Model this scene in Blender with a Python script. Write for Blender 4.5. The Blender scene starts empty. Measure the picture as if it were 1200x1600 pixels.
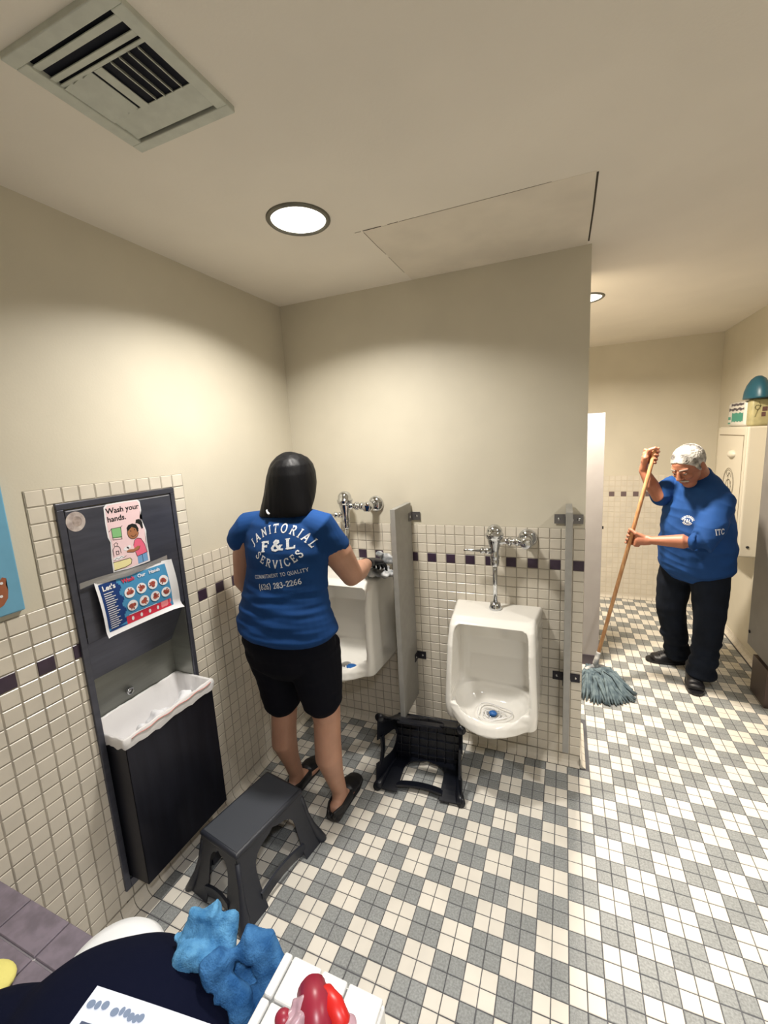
import bpy, bmesh, math, random
from mathutils import Vector, Matrix, noise
from mathutils.bvhtree import BVHTree
random.seed(7)
C = bpy.context.scene.collection
PI = math.pi
S = 0.0508                      # tile pitch
LW = -0.7904                    # tile face of the left wall
CEIL = 2.42

# ------------------------------------------------------------------ camera
CAM = Vector((0.66605, -2.06856, 1.66774))
CR = Vector((0.92633675, 0.37313414, -0.05168306))
CD = Vector((0.01397484, -0.17114701, -0.98514639))
CF = Vector((-0.37643715, 0.91185504, -0.16375425))
FPX, CX, CY = 657.7, 612.53, 796.22
cam = bpy.data.cameras.new('camera'); camo = bpy.data.objects.new('camera', cam); C.objects.link(camo)
cam.sensor_fit = 'HORIZONTAL'; cam.sensor_width = 36; cam.lens = FPX / 1200 * 36
cam.shift_x = (600 - CX) / 1200; cam.shift_y = (CY - 800) / 1200; cam.clip_start = 0.02
m = Matrix((CR, -CD, -CF)).transposed().to_4x4(); m.translation = CAM
camo.matrix_world = m
bpy.context.scene.camera = camo

# ------------------------------------------------------------------ world, lights, exposure
W = bpy.data.worlds.new('world'); bpy.context.scene.world = W; W.use_nodes = True
W.node_tree.nodes['Background'].inputs[0].default_value = (0.8, 0.82, 0.9, 1)
W.node_tree.nodes['Background'].inputs[1].default_value = 0.05
vs = bpy.context.scene.view_settings
vs.view_transform = 'Standard'; vs.look = 'None'; vs.gamma = 1; vs.use_curve_mapping = False
vs.exposure = 0.36
LIGHTS = [  # x, y, watts, colour, spread
    (-0.18, -0.715, 15.5, (1.0, 0.955, 0.88), 140),
    (0.765, 0.80, 54, (1.0, 0.895, 0.755), 160),
    (0.95, -2.35, 13, (0.96, 0.97, 1.0), 120),
    (1.80, -0.90, 13, (1.0, 0.96, 0.90), 120),  # added lamp, out of view, brightens the ceiling by bounce
]
for x, y, w, col, sp in LIGHTS:
    l = bpy.data.lights.new('downlight_lamp', 'AREA'); l.shape = 'DISK'; l.size = 0.17; l.energy = w; l.color = col
    l.spread = math.radians(sp)
    o = bpy.data.objects.new('downlight_lamp', l); C.objects.link(o); o.location = (x, y, CEIL - 0.012)

# ------------------------------------------------------------------ helpers
def tag(o, label=None, cat=None, group=None, kind=None):
    if label: o['label'] = label
    if cat: o['category'] = cat
    if group: o['group'] = group
    if kind: o['kind'] = kind
    return o

def empty(name, loc, label, cat, group=None):
    o = bpy.data.objects.new(name, None); C.objects.link(o); o.location = loc; o.empty_display_size = 0.05
    return tag(o, label, cat, group)

def link(name, me, m, parent=None, smooth=False):
    if m is not None and not me.materials: me.materials.append(m)
    o = bpy.data.objects.new(name, me); C.objects.link(o)
    if smooth:
        me.polygons.foreach_set('use_smooth', [True] * len(me.polygons))
    if parent is not None:
        o.parent = parent
        o.matrix_parent_inverse = Matrix.Translation(world_loc(parent)).inverted()
    return o

def world_loc(o):               # parts are built in world coordinates: only a top-level empty is moved
    return Vector(o.location) if o.parent is None else Vector((0, 0, 0))

def bm_obj(name, bm, m, parent=None, smooth=False):
    bmesh.ops.recalc_face_normals(bm, faces=bm.faces)
    me = bpy.data.meshes.new(name); bm.to_mesh(me); bm.free()
    return link(name, me, m, parent, smooth)

def add_box(bm, x0, x1, y0, y1, z0, z1, bev=0.0, seg=2, M=None):
    r = bmesh.ops.create_cube(bm, size=1)
    vs_ = r['verts']
    bmesh.ops.scale(bm, vec=(x1 - x0, y1 - y0, z1 - z0), verts=vs_)
    bmesh.ops.translate(bm, vec=((x0 + x1) / 2, (y0 + y1) / 2, (z0 + z1) / 2), verts=vs_)
    if bev > 0:
        ed = list({e for v in vs_ for e in v.link_edges})
        rr = bmesh.ops.bevel(bm, geom=ed, offset=bev, segments=seg, affect='EDGES', profile=0.5)
        vs_ = list({v for f in rr['faces'] for v in f.verts} | {v for v in vs_ if v.is_valid})
    if M is not None: bmesh.ops.transform(bm, matrix=M, verts=vs_)
    return vs_

def box(name, x0, x1, y0, y1, z0, z1, m, parent=None, bev=0.0, M=None, smooth=False):
    bm = bmesh.new(); add_box(bm, x0, x1, y0, y1, z0, z1, bev, M=M)
    return bm_obj(name, bm, m, parent, smooth)

def frame_from(d):
    d = Vector(d).normalized(); u = Vector((0, 0, 1)) if abs(d.z) < 0.9 else Vector((0, 1, 0))
    a = d.cross(u).normalized(); b = a.cross(d).normalized()
    return d, a, b

def add_lathe(bm, o, d, prof, n=20, sx=1.0, a=None):
    """prof: list of (t along d, radius)"""
    o = Vector(o); d = Vector(d).normalized()
    if a is None: _, a, b = frame_from(d)
    else:
        a = Vector(a); a = (a - d * a.dot(d)).normalized(); b = d.cross(a)
    rings = []
    for t, r in prof:
        if r < 1e-6: rings.append([bm.verts.new(o + d * t)])
        else: rings.append([bm.verts.new(o + d * t + (a * math.cos(2 * PI * k / n) * sx + b * math.sin(2 * PI * k / n)) * r) for k in range(n)])
    bridge(bm, rings)

def bridge(bm, rings, caps=True):
    for A, B in zip(rings, rings[1:]):
        n = max(len(A), len(B))
        for k in range(n):
            if len(A) == 1 and len(B) == 1: continue
            if len(A) == 1: f = (A[0], B[k], B[(k + 1) % n])
            elif len(B) == 1: f = (A[k], A[(k + 1) % n], B[0])
            else: f = (A[k], A[(k + 1) % n], B[(k + 1) % n], B[k])
            try: bm.faces.new(f)
            except ValueError: pass
    if caps:
        for R_ in (rings[0], rings[-1]):
            if len(R_) > 2:
                try: bm.faces.new(R_)
                except ValueError: pass

def add_tube(bm, pts, r, n=10, closed=False):
    pts = [Vector(p) for p in pts]
    rad = r if isinstance(r, (list, tuple)) else [r] * len(pts)
    rings = []; prev = None
    for i, p in enumerate(pts):
        d = (pts[min(i + 1, len(pts) - 1)] - pts[max(i - 1, 0)]).normalized()
        if prev is None: _, a, b = frame_from(d)
        else:
            a = (prev - d * prev.dot(d)).normalized(); b = d.cross(a)
        prev = a
        rings.append([bm.verts.new(p + (a * math.cos(2 * PI * k / n) + b * math.sin(2 * PI * k / n)) * rad[i]) for k in range(n)])
    bridge(bm, rings)

def add_ell(bm, c, r, M=None, seg=20):
    rr = bmesh.ops.create_uvsphere(bm, u_segments=seg, v_segments=seg // 2 + 2, radius=1)
    vs_ = rr['verts']; bmesh.ops.scale(bm, vec=r, verts=vs_)
    if M is not None: bmesh.ops.transform(bm, matrix=M, verts=vs_)
    bmesh.ops.translate(bm, vec=c, verts=vs_)

def add_limb(bm, secs, n=20):
    """secs: (point, rx, ry[, side]) elliptical sections along a path, rounded ends"""
    P = [Vector(s[0]) for s in secs]; rings = []
    side = Vector(secs[0][3]) if len(secs[0]) > 3 else Vector((1, 0, 0.01))
    k = len(P)
    for i, s in enumerate(secs):
        d = (P[min(i + 1, k - 1)] - P[max(i - 1, 0)]).normalized()
        if len(s) > 3: side = Vector(s[3])
        a = side - d * side.dot(d)
        if a.length < 1e-3: a = Vector((0, 1, 0)) - d * d.y
        a.normalize(); b = d.cross(a)
        def ring(p, fx):
            return [bm.verts.new(p + a * math.cos(2 * PI * q / n) * s[1] * fx + b * math.sin(2 * PI * q / n) * s[2] * fx) for q in range(n)]
        rr = min(s[1], s[2])
        if i == 0:
            rings.append([bm.verts.new(P[0] - d * rr * 0.6)]); rings.append(ring(P[0] - d * rr * 0.42, 0.7))
        rings.append(ring(P[i], 1))
        if i == k - 1:
            rings.append(ring(P[i] + d * rr * 0.42, 0.7)); rings.append([bm.verts.new(P[i] + d * rr * 0.6)])
    bridge(bm, rings)

def add_cap(bm, p, q, r1, r2=None):
    r2 = r1 if r2 is None else r2
    add_limb(bm, [(p, r1, r1), (q, r2, r2)], n=12)

def remesh(name, bm, voxel, m, parent=None, smooth=6, fold=None, deci=None):
    bmesh.ops.recalc_face_normals(bm, faces=bm.faces)
    me = bpy.data.meshes.new(name); bm.to_mesh(me); bm.free()
    o = bpy.data.objects.new(name, me); C.objects.link(o)
    rm = o.modifiers.new('r', 'REMESH'); rm.mode = 'VOXEL'; rm.voxel_size = voxel
    if smooth:
        sm = o.modifiers.new('s', 'SMOOTH'); sm.factor = 0.5; sm.iterations = smooth
    dg = bpy.context.evaluated_depsgraph_get()
    ev = o.evaluated_get(dg)
    me2 = bpy.data.meshes.new_from_object(ev)
    bpy.data.objects.remove(o); bpy.data.meshes.remove(me)
    me2.name = name
    if fold:
        nrm = [v.normal.copy() for v in me2.vertices]; co = [v.co.copy() for v in me2.vertices]
        me2.vertices.foreach_set('co', [x for c, n in zip(co, nrm) for x in c + n * fold(c)]); me2.update()
    return link(name, me2, m, parent, True)

def sl(c):      # sRGB 0..255 -> linear
    return tuple(((x / 255) / 12.92 if x / 255 <= 0.04045 else ((x / 255 + 0.055) / 1.055) ** 2.4) for x in c) + (1,)

def mat(name, rgb, rough=0.5, metal=0.0, var=0.0, vscale=8.0, bump=0.0, bscale=200.0, rgb2=None, coat=0.0, trans=0.0, isl=0.0, spec=None, sub=0.0, stretch=None, detail=3):
    m = bpy.data.materials.new(name); m.use_nodes = True
    nt = m.node_tree; b = nt.nodes['Principled BSDF']
    b.inputs['Base Color'].default_value = sl(rgb); b.inputs['Roughness'].default_value = rough; b.inputs['Metallic'].default_value = metal
    if coat: b.inputs['Coat Weight'].default_value = coat; b.inputs['Coat Roughness'].default_value = 0.08
    if trans: b.inputs['Transmission Weight'].default_value = trans
    if spec is not None: b.inputs['Specular IOR Level'].default_value = spec
    if sub:
        b.inputs['Subsurface Weight'].default_value = sub; b.inputs['Subsurface Radius'].default_value = (0.012, 0.005, 0.003)
    geo = nt.nodes.new('ShaderNodeNewGeometry'); src = geo.outputs['Position']
    if stretch:
        mp = nt.nodes.new('ShaderNodeMapping'); mp.inputs['Scale'].default_value = stretch
        nt.links.new(src, mp.inputs[0]); src = mp.outputs[0]
    col = None
    if var or rgb2 is not None:
        n = nt.nodes.new('ShaderNodeTexNoise'); n.inputs['Scale'].default_value = vscale; n.inputs['Detail'].default_value = detail
        nt.links.new(src, n.inputs['Vector'])
        rp = nt.nodes.new('ShaderNodeValToRGB'); rp.color_ramp.elements[0].position = 0.35; rp.color_ramp.elements[1].position = 0.65
        c2 = rgb2 if rgb2 is not None else tuple(max(0, x * (1 - var)) for x in rgb)
        rp.color_ramp.elements[0].color = sl(c2); rp.color_ramp.elements[1].color = sl(rgb)
        nt.links.new(n.outputs['Fac'], rp.inputs[0]); col = rp.outputs[0]
    if isl:
        oi = nt.nodes.new('ShaderNodeObjectInfo')
        ad = nt.nodes.new('ShaderNodeMath'); ad.operation = 'ADD'
        nt.links.new(oi.outputs['Random'], ad.inputs[0]); nt.links.new(geo.outputs['Random Per Island'], ad.inputs[1])
        fr = nt.nodes.new('ShaderNodeMath'); fr.operation = 'FRACT'; nt.links.new(ad.outputs[0], fr.inputs[0])
        mr = nt.nodes.new('ShaderNodeMapRange'); mr.inputs['To Min'].default_value = 1 - isl; mr.inputs['To Max'].default_value = 1.0
        nt.links.new(fr.outputs[0], mr.inputs[0])
        hs = nt.nodes.new('ShaderNodeHueSaturation')
        if col is not None: nt.links.new(col, hs.inputs['Color'])
        else: hs.inputs['Color'].default_value = sl(rgb)
        nt.links.new(mr.outputs[0], hs.inputs['Value']); col = hs.outputs[0]
    if col is not None: nt.links.new(col, b.inputs['Base Color'])
    if bump:
        n2 = nt.nodes.new('ShaderNodeTexNoise'); n2.inputs['Scale'].default_value = bscale; n2.inputs['Detail'].default_value = 4
        nt.links.new(src, n2.inputs['Vector'])
        bp = nt.nodes.new('ShaderNodeBump'); bp.inputs['Strength'].default_value = bump; bp.inputs['Distance'].default_value = 0.002
        nt.links.new(n2.outputs['Fac'], bp.inputs['Height']); nt.links.new(bp.outputs[0], b.inputs['Normal'])
    return m

def emit(name, rgb, s):
    m = bpy.data.materials.new(name); m.use_nodes = True; nt = m.node_tree; nt.nodes.remove(nt.nodes['Principled BSDF'])
    e = nt.nodes.new('ShaderNodeEmission'); e.inputs[0].default_value = sl(rgb); e.inputs[1].default_value = s
    nt.links.new(e.outputs[0], nt.nodes['Material Output'].inputs[0]); return m

# ------------------------------------------------------------------ materials
M_paint = mat('cream_wall_paint', (211, 204, 186), 0.55, var=0.03, vscale=3, bump=0.12, bscale=150)
M_ceil = mat('ceiling_paint', (238, 231, 219), 0.8, var=0.03, vscale=2, bump=0.15, bscale=120)
M_panelpaint = mat('ceiling_patch_paint', (232, 223, 208), 0.8, var=0.05, vscale=5, bump=0.15, bscale=120)
M_crack = mat('dark_gap', (70, 62, 52), 0.9)
M_crack2 = mat('hairline_gap', (150, 140, 124), 0.9)
M_wtile = mat('cream_wall_tile', (222, 214, 199), 0.25, var=0.04, vscale=9, isl=0.05, bump=0.08, bscale=40)
M_wgrout = mat('wall_grout', (172, 164, 150), 0.9, var=0.15, vscale=14)
M_purple = mat('purple_accent_tile', (62, 46, 66), 0.3, var=0.15, vscale=20)
M_ftw = mat('white_floor_tile', (232, 226, 214), 0.42, var=0.05, vscale=6, isl=0.06, bump=0.06, bscale=300)
M_ftg = mat('grey_floor_tile', (158, 161, 160), 0.45, var=0.16, vscale=160, isl=0.12, bump=0.08, bscale=300)
M_fgrout = mat('floor_grout', (96, 96, 100), 0.9, var=0.2, vscale=10)
M_porc = mat('white_porcelain', (236, 233, 226), 0.12, coat=0.4)
M_chrome = mat('chrome', (205, 207, 210), 0.07, 1.0)
M_part = mat('grey_partition_laminate', (150, 148, 143), 0.42, var=0.04, vscale=30)
M_pil = mat('pale_partition_laminate', (166, 162, 162), 0.45, var=0.03, vscale=10)
M_darkpart = mat('slate_partition_laminate', (120, 116, 112), 0.4, var=0.1, vscale=6)
M_bracket = mat('dull_metal_bracket', (128, 126, 128), 0.35, 0.8)
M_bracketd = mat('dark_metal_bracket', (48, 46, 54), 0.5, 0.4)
M_bronze = mat('dark_brushed_steel', (92, 94, 106), 0.38, 0.6, var=0.1, vscale=5, bump=0.1, bscale=60, stretch=(1, 1, 8))
M_bin = mat('dark_brushed_bin_steel', (50, 51, 62), 0.3, 0.7, var=0.12, vscale=4, bump=0.1, bscale=60, stretch=(1, 8, 1))
M_inox = mat('recess_stainless', (150, 152, 146), 0.42, 0.7, var=0.06, vscale=5, bump=0.1, bscale=60, stretch=(1, 1, 8))
M_trimmetal = mat('light_trim_ring', (110, 108, 98), 0.4, 0.5)
M_vent = mat('vent_enamel', (200, 203, 192), 0.5, var=0.05, vscale=30)
M_ventdark = mat('duct_dark', (14, 18, 32), 0.9)
M_lens = emit('lamp_lens', (255, 250, 240), 4.0)
M_shirt = mat('royal_blue_cotton', (24, 66, 124), 0.85, var=0.10, vscale=6, bump=0.2, bscale=400, spec=0.2)
M_shirtm = mat('blue_cotton', (30, 70, 130), 0.85, var=0.10, vscale=6, bump=0.2, bscale=400, spec=0.2)
M_print = mat('white_shirt_print', (228, 232, 238), 0.7, var=0.12, vscale=150)
M_black = mat('black_stretch_cotton', (12, 13, 22), 0.9, spec=0.15)
M_jeans = mat('dark_navy_work_trousers', (20, 27, 40), 0.9, var=0.2, vscale=8, bump=0.2, bscale=500, spec=0.2)
M_skin = mat('skin', (188, 142, 118), 0.5, var=0.05, vscale=14, sub=0.12)
M_skinm = mat('tanned_skin', (170, 112, 88), 0.5, var=0.08, vscale=14, sub=0.12)
M_hair = mat('glossy_black_hair', (6, 6, 9), 0.5, bump=0.25, bscale=40, stretch=(8, 8, 0.5), spec=0.2)
M_hairm = mat('grey_white_hair', (206, 204, 200), 0.8, rgb2=(78, 74, 72), vscale=22, bump=0.5, bscale=300)
M_brow = mat('grey_brow_hair', (120, 108, 100), 0.8)
M_lip = mat('lips', (140, 84, 72), 0.5)
M_eye = mat('eye_dark', (40, 26, 22), 0.3)
M_eyew = mat('eye_white', (222, 214, 206), 0.3)
M_shoe = mat('black_rubber_shoe', (14, 14, 20), 0.45, bump=0.1, bscale=100)
M_rubber = mat('black_nitrile', (12, 13, 24), 0.35)
M_rag = mat('white_grey_cloth', (206, 206, 206), 0.9, rgb2=(120, 124, 128), vscale=26, bump=0.4, bscale=120)
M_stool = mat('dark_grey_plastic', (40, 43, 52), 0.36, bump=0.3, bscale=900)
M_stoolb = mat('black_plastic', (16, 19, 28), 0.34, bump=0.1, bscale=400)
M_grip = mat('grey_grip_mat', (62, 66, 74), 0.6, bump=0.6, bscale=900)
M_wood = mat('pale_wood_handle', (204, 160, 116), 0.5, rgb2=(176, 126, 84), vscale=30, stretch=(3, 3, 0.4))
M_mop = mat('grey_green_mop_yarn', (112, 128, 134), 0.95, rgb2=(70, 86, 96), vscale=30)
M_liner = mat('white_liner_plastic', (232, 230, 230), 0.3, bump=0.5, bscale=30, coat=0.3)
M_paper = mat('white_paper', (236, 236, 240), 0.6)
M_towel = mat('blue_terry', (104, 164, 208), 0.95, rgb2=(66, 122, 170), vscale=40, bump=1.0, bscale=350, spec=0.1)
M_towel2 = mat('darker_blue_terry', (72, 124, 176), 0.95, rgb2=(44, 90, 142), vscale=40, bump=1.0, bscale=350, spec=0.1)
M_bag = mat('black_navy_fabric', (12, 16, 36), 0.95, bump=0.2, bscale=500, spec=0.1)
M_counter = mat('mauve_grey_counter_tile', (128, 118, 130), 0.45, var=0.16, vscale=30, bump=0.1, bscale=60)
M_cgrout = mat('pale_counter_grout', (196, 190, 192), 0.9)
M_cwhite = mat('white_edge_tile', (232, 232, 230), 0.2, coat=0.3)
M_cgw = mat('grey_edge_grout', (150, 150, 146), 0.9)
M_cab = mat('white_enamel_cabinet', (206, 198, 180), 0.4)
M_teal = mat('teal_plastic', (26, 78, 94), 0.4)
M_green = mat('green_wrapper_print', (52, 140, 120), 0.4)
M_wrap = mat('white_wrapper', (218, 214, 204), 0.35, coat=0.3)
M_wrapd = mat('dark_wrapper_print', (72, 66, 76), 0.4)
M_wrapy = mat('yellowed_wrapper', (186, 176, 130), 0.4, var=0.1, vscale=20)
M_brown = mat('brown_print', (92, 62, 58), 0.5)
M_pink = mat('pink_plastic', (226, 188, 200), 0.3, trans=0.45, bump=0.3, bscale=60)
M_red = mat('red_plastic', (206, 34, 30), 0.35)
M_dred = mat('dark_red_plastic', (150, 38, 58), 0.35)
M_yellow = mat('yellow_sponge', (232, 222, 128), 0.8, bump=0.4, bscale=200)
M_blk = mat('black_ink', (18, 17, 18), 0.7)
M_pp = mat('pale_pink_print', (238, 208, 212), 0.6)
M_pgreen = mat('green_print', (132, 190, 128), 0.6)
M_ppink = mat('pink_shirt_print', (232, 104, 134), 0.6)
M_pbrown = mat('brown_skin_print', (168, 112, 76), 0.6)
M_pblue = mat('jeans_print', (112, 160, 206), 0.6)
M_pyel = mat('pale_yellow_print', (236, 226, 168), 0.6)
M_navy = mat('navy_print', (22, 58, 122), 0.5)
M_sky = mat('sky_blue_print', (72, 144, 190), 0.5)
M_pred = mat('red_print', (214, 50, 74), 0.5)
M_skyblue = mat('light_blue_board', (112, 172, 204), 0.4, var=0.05, vscale=12)
M_gum = mat('worn_sticker', (206, 196, 190), 0.5, rgb2=(160, 146, 142), vscale=40)
M_urblue = mat('blue_deodoriser', (30, 92, 160), 0.4)
M_urscreen = mat('white_urinal_screen', (224, 222, 220), 0.4)
M_ink = mat('faded_grey_ink', (118, 134, 160), 0.6)

# ------------------------------------------------------------------ room shell
def struct(o): return tag(o, kind='structure')
YB = -2.95; YF = 2.455; XR = 1.905; XE = 0.762
bm = bmesh.new(); add_box(bm, -1.0, 3.1, YB - 0.1, YF + 0.1, -0.12, -0.002)
floor = struct(bm_obj('floor', bm, M_fgrout))
bm = bmesh.new(); add_box(bm, -1.0, 3.1, YB - 0.1, YF + 0.1, CEIL, CEIL + 0.1)
ceiling = struct(bm_obj('ceiling', bm, M_ceil))
# left wall with a hole for the recessed dispenser
DY0, DY1, DZ0, DZ1 = -1.252, -0.860, 0.13, 1.50
bm = bmesh.new()
xw = LW - 0.004
for (y0, y1, z0, z1) in ((YB, DY0, 0, CEIL), (DY1, YF, 0, CEIL), (DY0, DY1, 0, DZ0), (DY0, DY1, DZ1, CEIL)):
    add_box(bm, -1.0, xw, y0, y1, z0, z1)
wall_left = struct(bm_obj('wall_left', bm, M_paint))
wall_back = struct(box('wall_back', LW - 0.004, XE - 0.001, 0.004, 0.36, 0, CEIL, M_paint))
wall_far = struct(box('wall_far', -1.0, 2.1, YF, YF + 0.1, 0, CEIL, M_paint))
bm = bmesh.new(); add_box(bm, XR, 3.1, 1.20, YF, 0, CEIL)
wall_right = struct(bm_obj('wall_right', bm, M_paint))
struct(box('wall_right_near', 3.0, 3.1, YB, 1.20, 0, CEIL, M_paint))
struct(box('wall_front', -1.0, 3.1, YB - 0.1, YB, 0, CEIL, M_paint))
# ceiling patch (plastered-in access panel with cracked joints)
bm = bmesh.new(); add_box(bm, -0.022, 0.744, -0.538, 0.0, CEIL - 0.0008, CEIL + 0.01)
patch = struct(bm_obj('trim_1', bm, M_panelpaint))
def crack(pts, w, m=None):
    bm = bmesh.new()
    for p, q in zip(pts, pts[1:]):
        p = Vector((p[0], p[1], CEIL - 0.0008)); q = Vector((q[0], q[1], CEIL - 0.0008))
        d = (q - p).normalized(); s_ = Vector((-d.y, d.x, 0)) * w / 2
        a = [bm.verts.new(v + Vector((0, 0, dz))) for dz in (0, 0.0032) for v in (p - s_, q - s_, q + s_, p + s_)]
        for f in ((3, 2, 1, 0), (4, 5, 6, 7), (0, 1, 5, 4), (1, 2, 6, 5), (2, 3, 7, 6), (3, 0, 4, 7)): bm.faces.new([a[i] for i in f])
    return bm_obj('crack', bm, m or M_crack, ceiling)
crack([(0.748, -0.53), (0.749, -0.3), (0.747, -0.03)], 0.006)
crack([(-0.055, -0.541), (-0.03, -0.541)], 0.0025, M_crack2); crack([(-0.022, -0.541), (0.03, -0.5415), (0.05, -0.541)], 0.004)
crack([(0.075, -0.541), (0.115, -0.541)], 0.003, M_crack2)
crack([(-0.024, -0.53), (-0.025, -0.40), (-0.023, -0.32)], 0.0025, M_crack2); crack([(-0.024, -0.29), (-0.024, -0.1)], 0.0015, M_crack2)
crack([(0.12, -0.541), (0.4, -0.54), (0.62, -0.541)], 0.0012, M_crack2)

# ------------------------------------------------------------------ tiles
def tile_mesh(name, w, h, t, m, bev=0.0022, cushion=0.0):
    me = bpy.data.meshes.new(name); x, y = w / 2, h / 2; b = bev
    v = [(-x, -y, 0), (x, -y, 0), (x, y, 0), (-x, y, 0), (-x, -y, t - b), (x, -y, t - b), (x, y, t - b), (-x, y, t - b),
         (-x + b, -y + b, t), (x - b, -y + b, t), (x - b, y - b, t), (-x + b, y - b, t)]
    f = [(8, 9, 10, 11)]
    for i in range(4):
        j = (i + 1) % 4; f += [(i, j, 4 + j, 4 + i), (4 + i, 4 + j, 8 + j, 8 + i)]
    me.from_pydata(v, [], f); me.materials.append(m); return me

def project(p):
    d = p - CAM; z = d.dot(CF)
    if z < 0.05: return None
    return CX + FPX * d.dot(CR) / z, CY + FPX * d.dot(CD) / z

def lay(tiles, parent, meshes, hide=()):
    """tiles: (kind, matrix, w, h); the 300 largest in view become parts, the rest one part"""
    rank = []
    for i, (k, Mx, w, h) in enumerate(tiles):
        c = [project(Mx @ Vector((sx * w / 2, sy * h / 2, 0))) for sx, sy in ((-1, -1), (1, -1), (1, 1), (-1, 1))]
        a = 0
        if all(c):
            mx = sum(p[0] for p in c) / 4; my = sum(p[1] for p in c) / 4
            if 0 < mx < 1200 and 0 < my < 1600 and not any(h_[0] < mx < h_[2] and h_[1] < my < h_[3] for h_ in hide):
                a = abs(sum(c[q][0] * c[(q + 1) % 4][1] - c[(q + 1) % 4][0] * c[q][1] for q in range(4))) / 2
        rank.append((-a, i))
    rank.sort(); top = {i for a, i in rank[:300] if a < 0}
    rest = {}
    for i, (k, Mx, w, h) in enumerate(tiles):
        nm, me, m = meshes[k]
        if abs(w - TW) > 1e-4 or abs(h - TW) > 1e-4 or i not in top:
            if i in top: pass
            else:
                rest.setdefault(k, []).append(i); continue
        if abs(w - TW) > 1e-4 or abs(h - TW) > 1e-4:
            key = (k, round(w, 4), round(h, 4))
            me = CACHE.get(key) or CACHE.setdefault(key, tile_mesh(nm, w, h, 0.0035, m))
        o = bpy.data.objects.new(nm, me); C.objects.link(o); o.parent = parent; o.matrix_world = Mx
    # everything else: one stuff part
    V = []; F = []; mats = []; mi = []
    for k, ids in rest.items():
        m = meshes[k][2]
        if m not in mats: mats.append(m)
        for i in ids:
            _, Mx, w, h = tiles[i]; b = 0.0022; x, y, t = w / 2, h / 2, 0.0035; n0 = len(V)
            for p in ((-x, -y, 0), (x, -y, 0), (x, y, 0), (-x, y, 0), (-x, -y, t - b), (x, -y, t - b), (x, y, t - b), (-x, y, t - b),
                      (-x + b, -y + b, t), (x - b, -y + b, t), (x - b, y - b, t), (-x + b, y - b, t)): V.append(Mx @ Vector(p))
            F.append((n0 + 8, n0 + 9, n0 + 10, n0 + 11)); mi.append(mats.index(m))
            for a in range(4):
                j = (a + 1) % 4
                F += [(n0 + a, n0 + j, n0 + 4 + j, n0 + 4 + a), (n0 + 4 + a, n0 + 4 + j, n0 + 8 + j, n0 + 8 + a)]; mi += [mats.index(m)] * 2
    if V:
        me = bpy.data.meshes.new('tiling'); me.from_pydata(V, [], F)
        for m in mats: me.materials.append(m)
        me.polygons.foreach_set('material_index', mi)
        o = bpy.data.objects.new('tiling', me); C.objects.link(o); o.parent = parent; tag(o, kind='stuff')
CACHE = {}
G = 0.0028; TW = S - G
me_w = tile_mesh('tile', TW, TW, 0.0035, M_wtile); me_p = tile_mesh('accent_tile', TW, TW, 0.0035, M_purple)
me_fw = tile_mesh('tile', TW, TW, 0.0035, M_ftw, 0.0012); me_fg = tile_mesh('tile', TW, TW, 0.0035, M_ftg, 0.0012)
MESH = {'w': ('tile', me_w, M_wtile), 'p': ('accent_tile', me_p, M_purple), 'fw': ('tile', me_fw, M_ftw), 'fg': ('tile', me_fg, M_ftg)}

def fit(a0, a1, lo, hi):
    a0 = max(a0, lo); a1 = min(a1, hi); return (a0, a1) if a1 - a0 > 0.008 else None

# floor
tiles = []
AX = 13.8407 * S; BY = 0.524 * S
for i in range(-30, 46):
    for j in range(-52, 60):
        x0, x1 = AX + i * S, AX + (i + 1) * S; y1, y0 = -(BY + j * S), -(BY + (j + 1) * S)
        if y1 > -0.0 and x0 < XE + 0.028:      # behind the urinal wall: stalls, only right of the wall end
            if x1 < XE + 0.028 or y0 < 0.36: 
                if x0 < XE + 0.028 and y0 < 0.39 and y1 > -0.027: continue
        X = fit(x0, x1, LW + 0.026, 2.99 if y1 < 1.2 else XR - 0.026); Y = fit(y0, y1, YB, YF - 0.028)
        if not X or not Y: continue
        I = i // 2; J = (j - 1) // 2
        k = 'fw' if (I + J) % 2 == 0 else 'fg'
        w = X[1] - X[0] - G; h = Y[1] - Y[0] - G
        if w < 0.006 or h < 0.006: continue
        tiles.append((k, Matrix.Translation(((X[0] + X[1]) / 2, (Y[0] + Y[1]) / 2, -0.0035)), w, h))
lay(tiles, floor, MESH, hide=((0, 1430, 440, 1600), (440, 1490, 605, 1600), (0, 1200, 520, 1440)))

# back wall (facing -Y)
RB = Matrix(((1, 0, 0), (0, 0, -1), (0, 1, 0))).to_4x4()     # local z -> -Y, local y -> +Z
tiles = []
for u in range(-16, 15):
    for v in range(0, 23):
        x0, x1 = u * S, (u + 1) * S
        X = fit(x0, x1, LW, XE)
        if not X: continue
        k = 'p' if (v == 3 and u % 2 == 0) else 'w'
        z = (24 - v - 0.5) * S
        w = X[1] - X[0] - G
        if w < 0.006: continue
        tiles.append((k, Matrix.Translation(((X[0] + X[1]) / 2, 0.0035, z)) @ RB, w, TW))
box('grout', LW, XE, 0.0018, 0.006, 0.02, 24 * S, M_wgrout, wall_back)
lay(tiles, wall_back, MESH, hide=((380, 710, 520, 1110), (705, 960, 845, 1150)))

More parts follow.
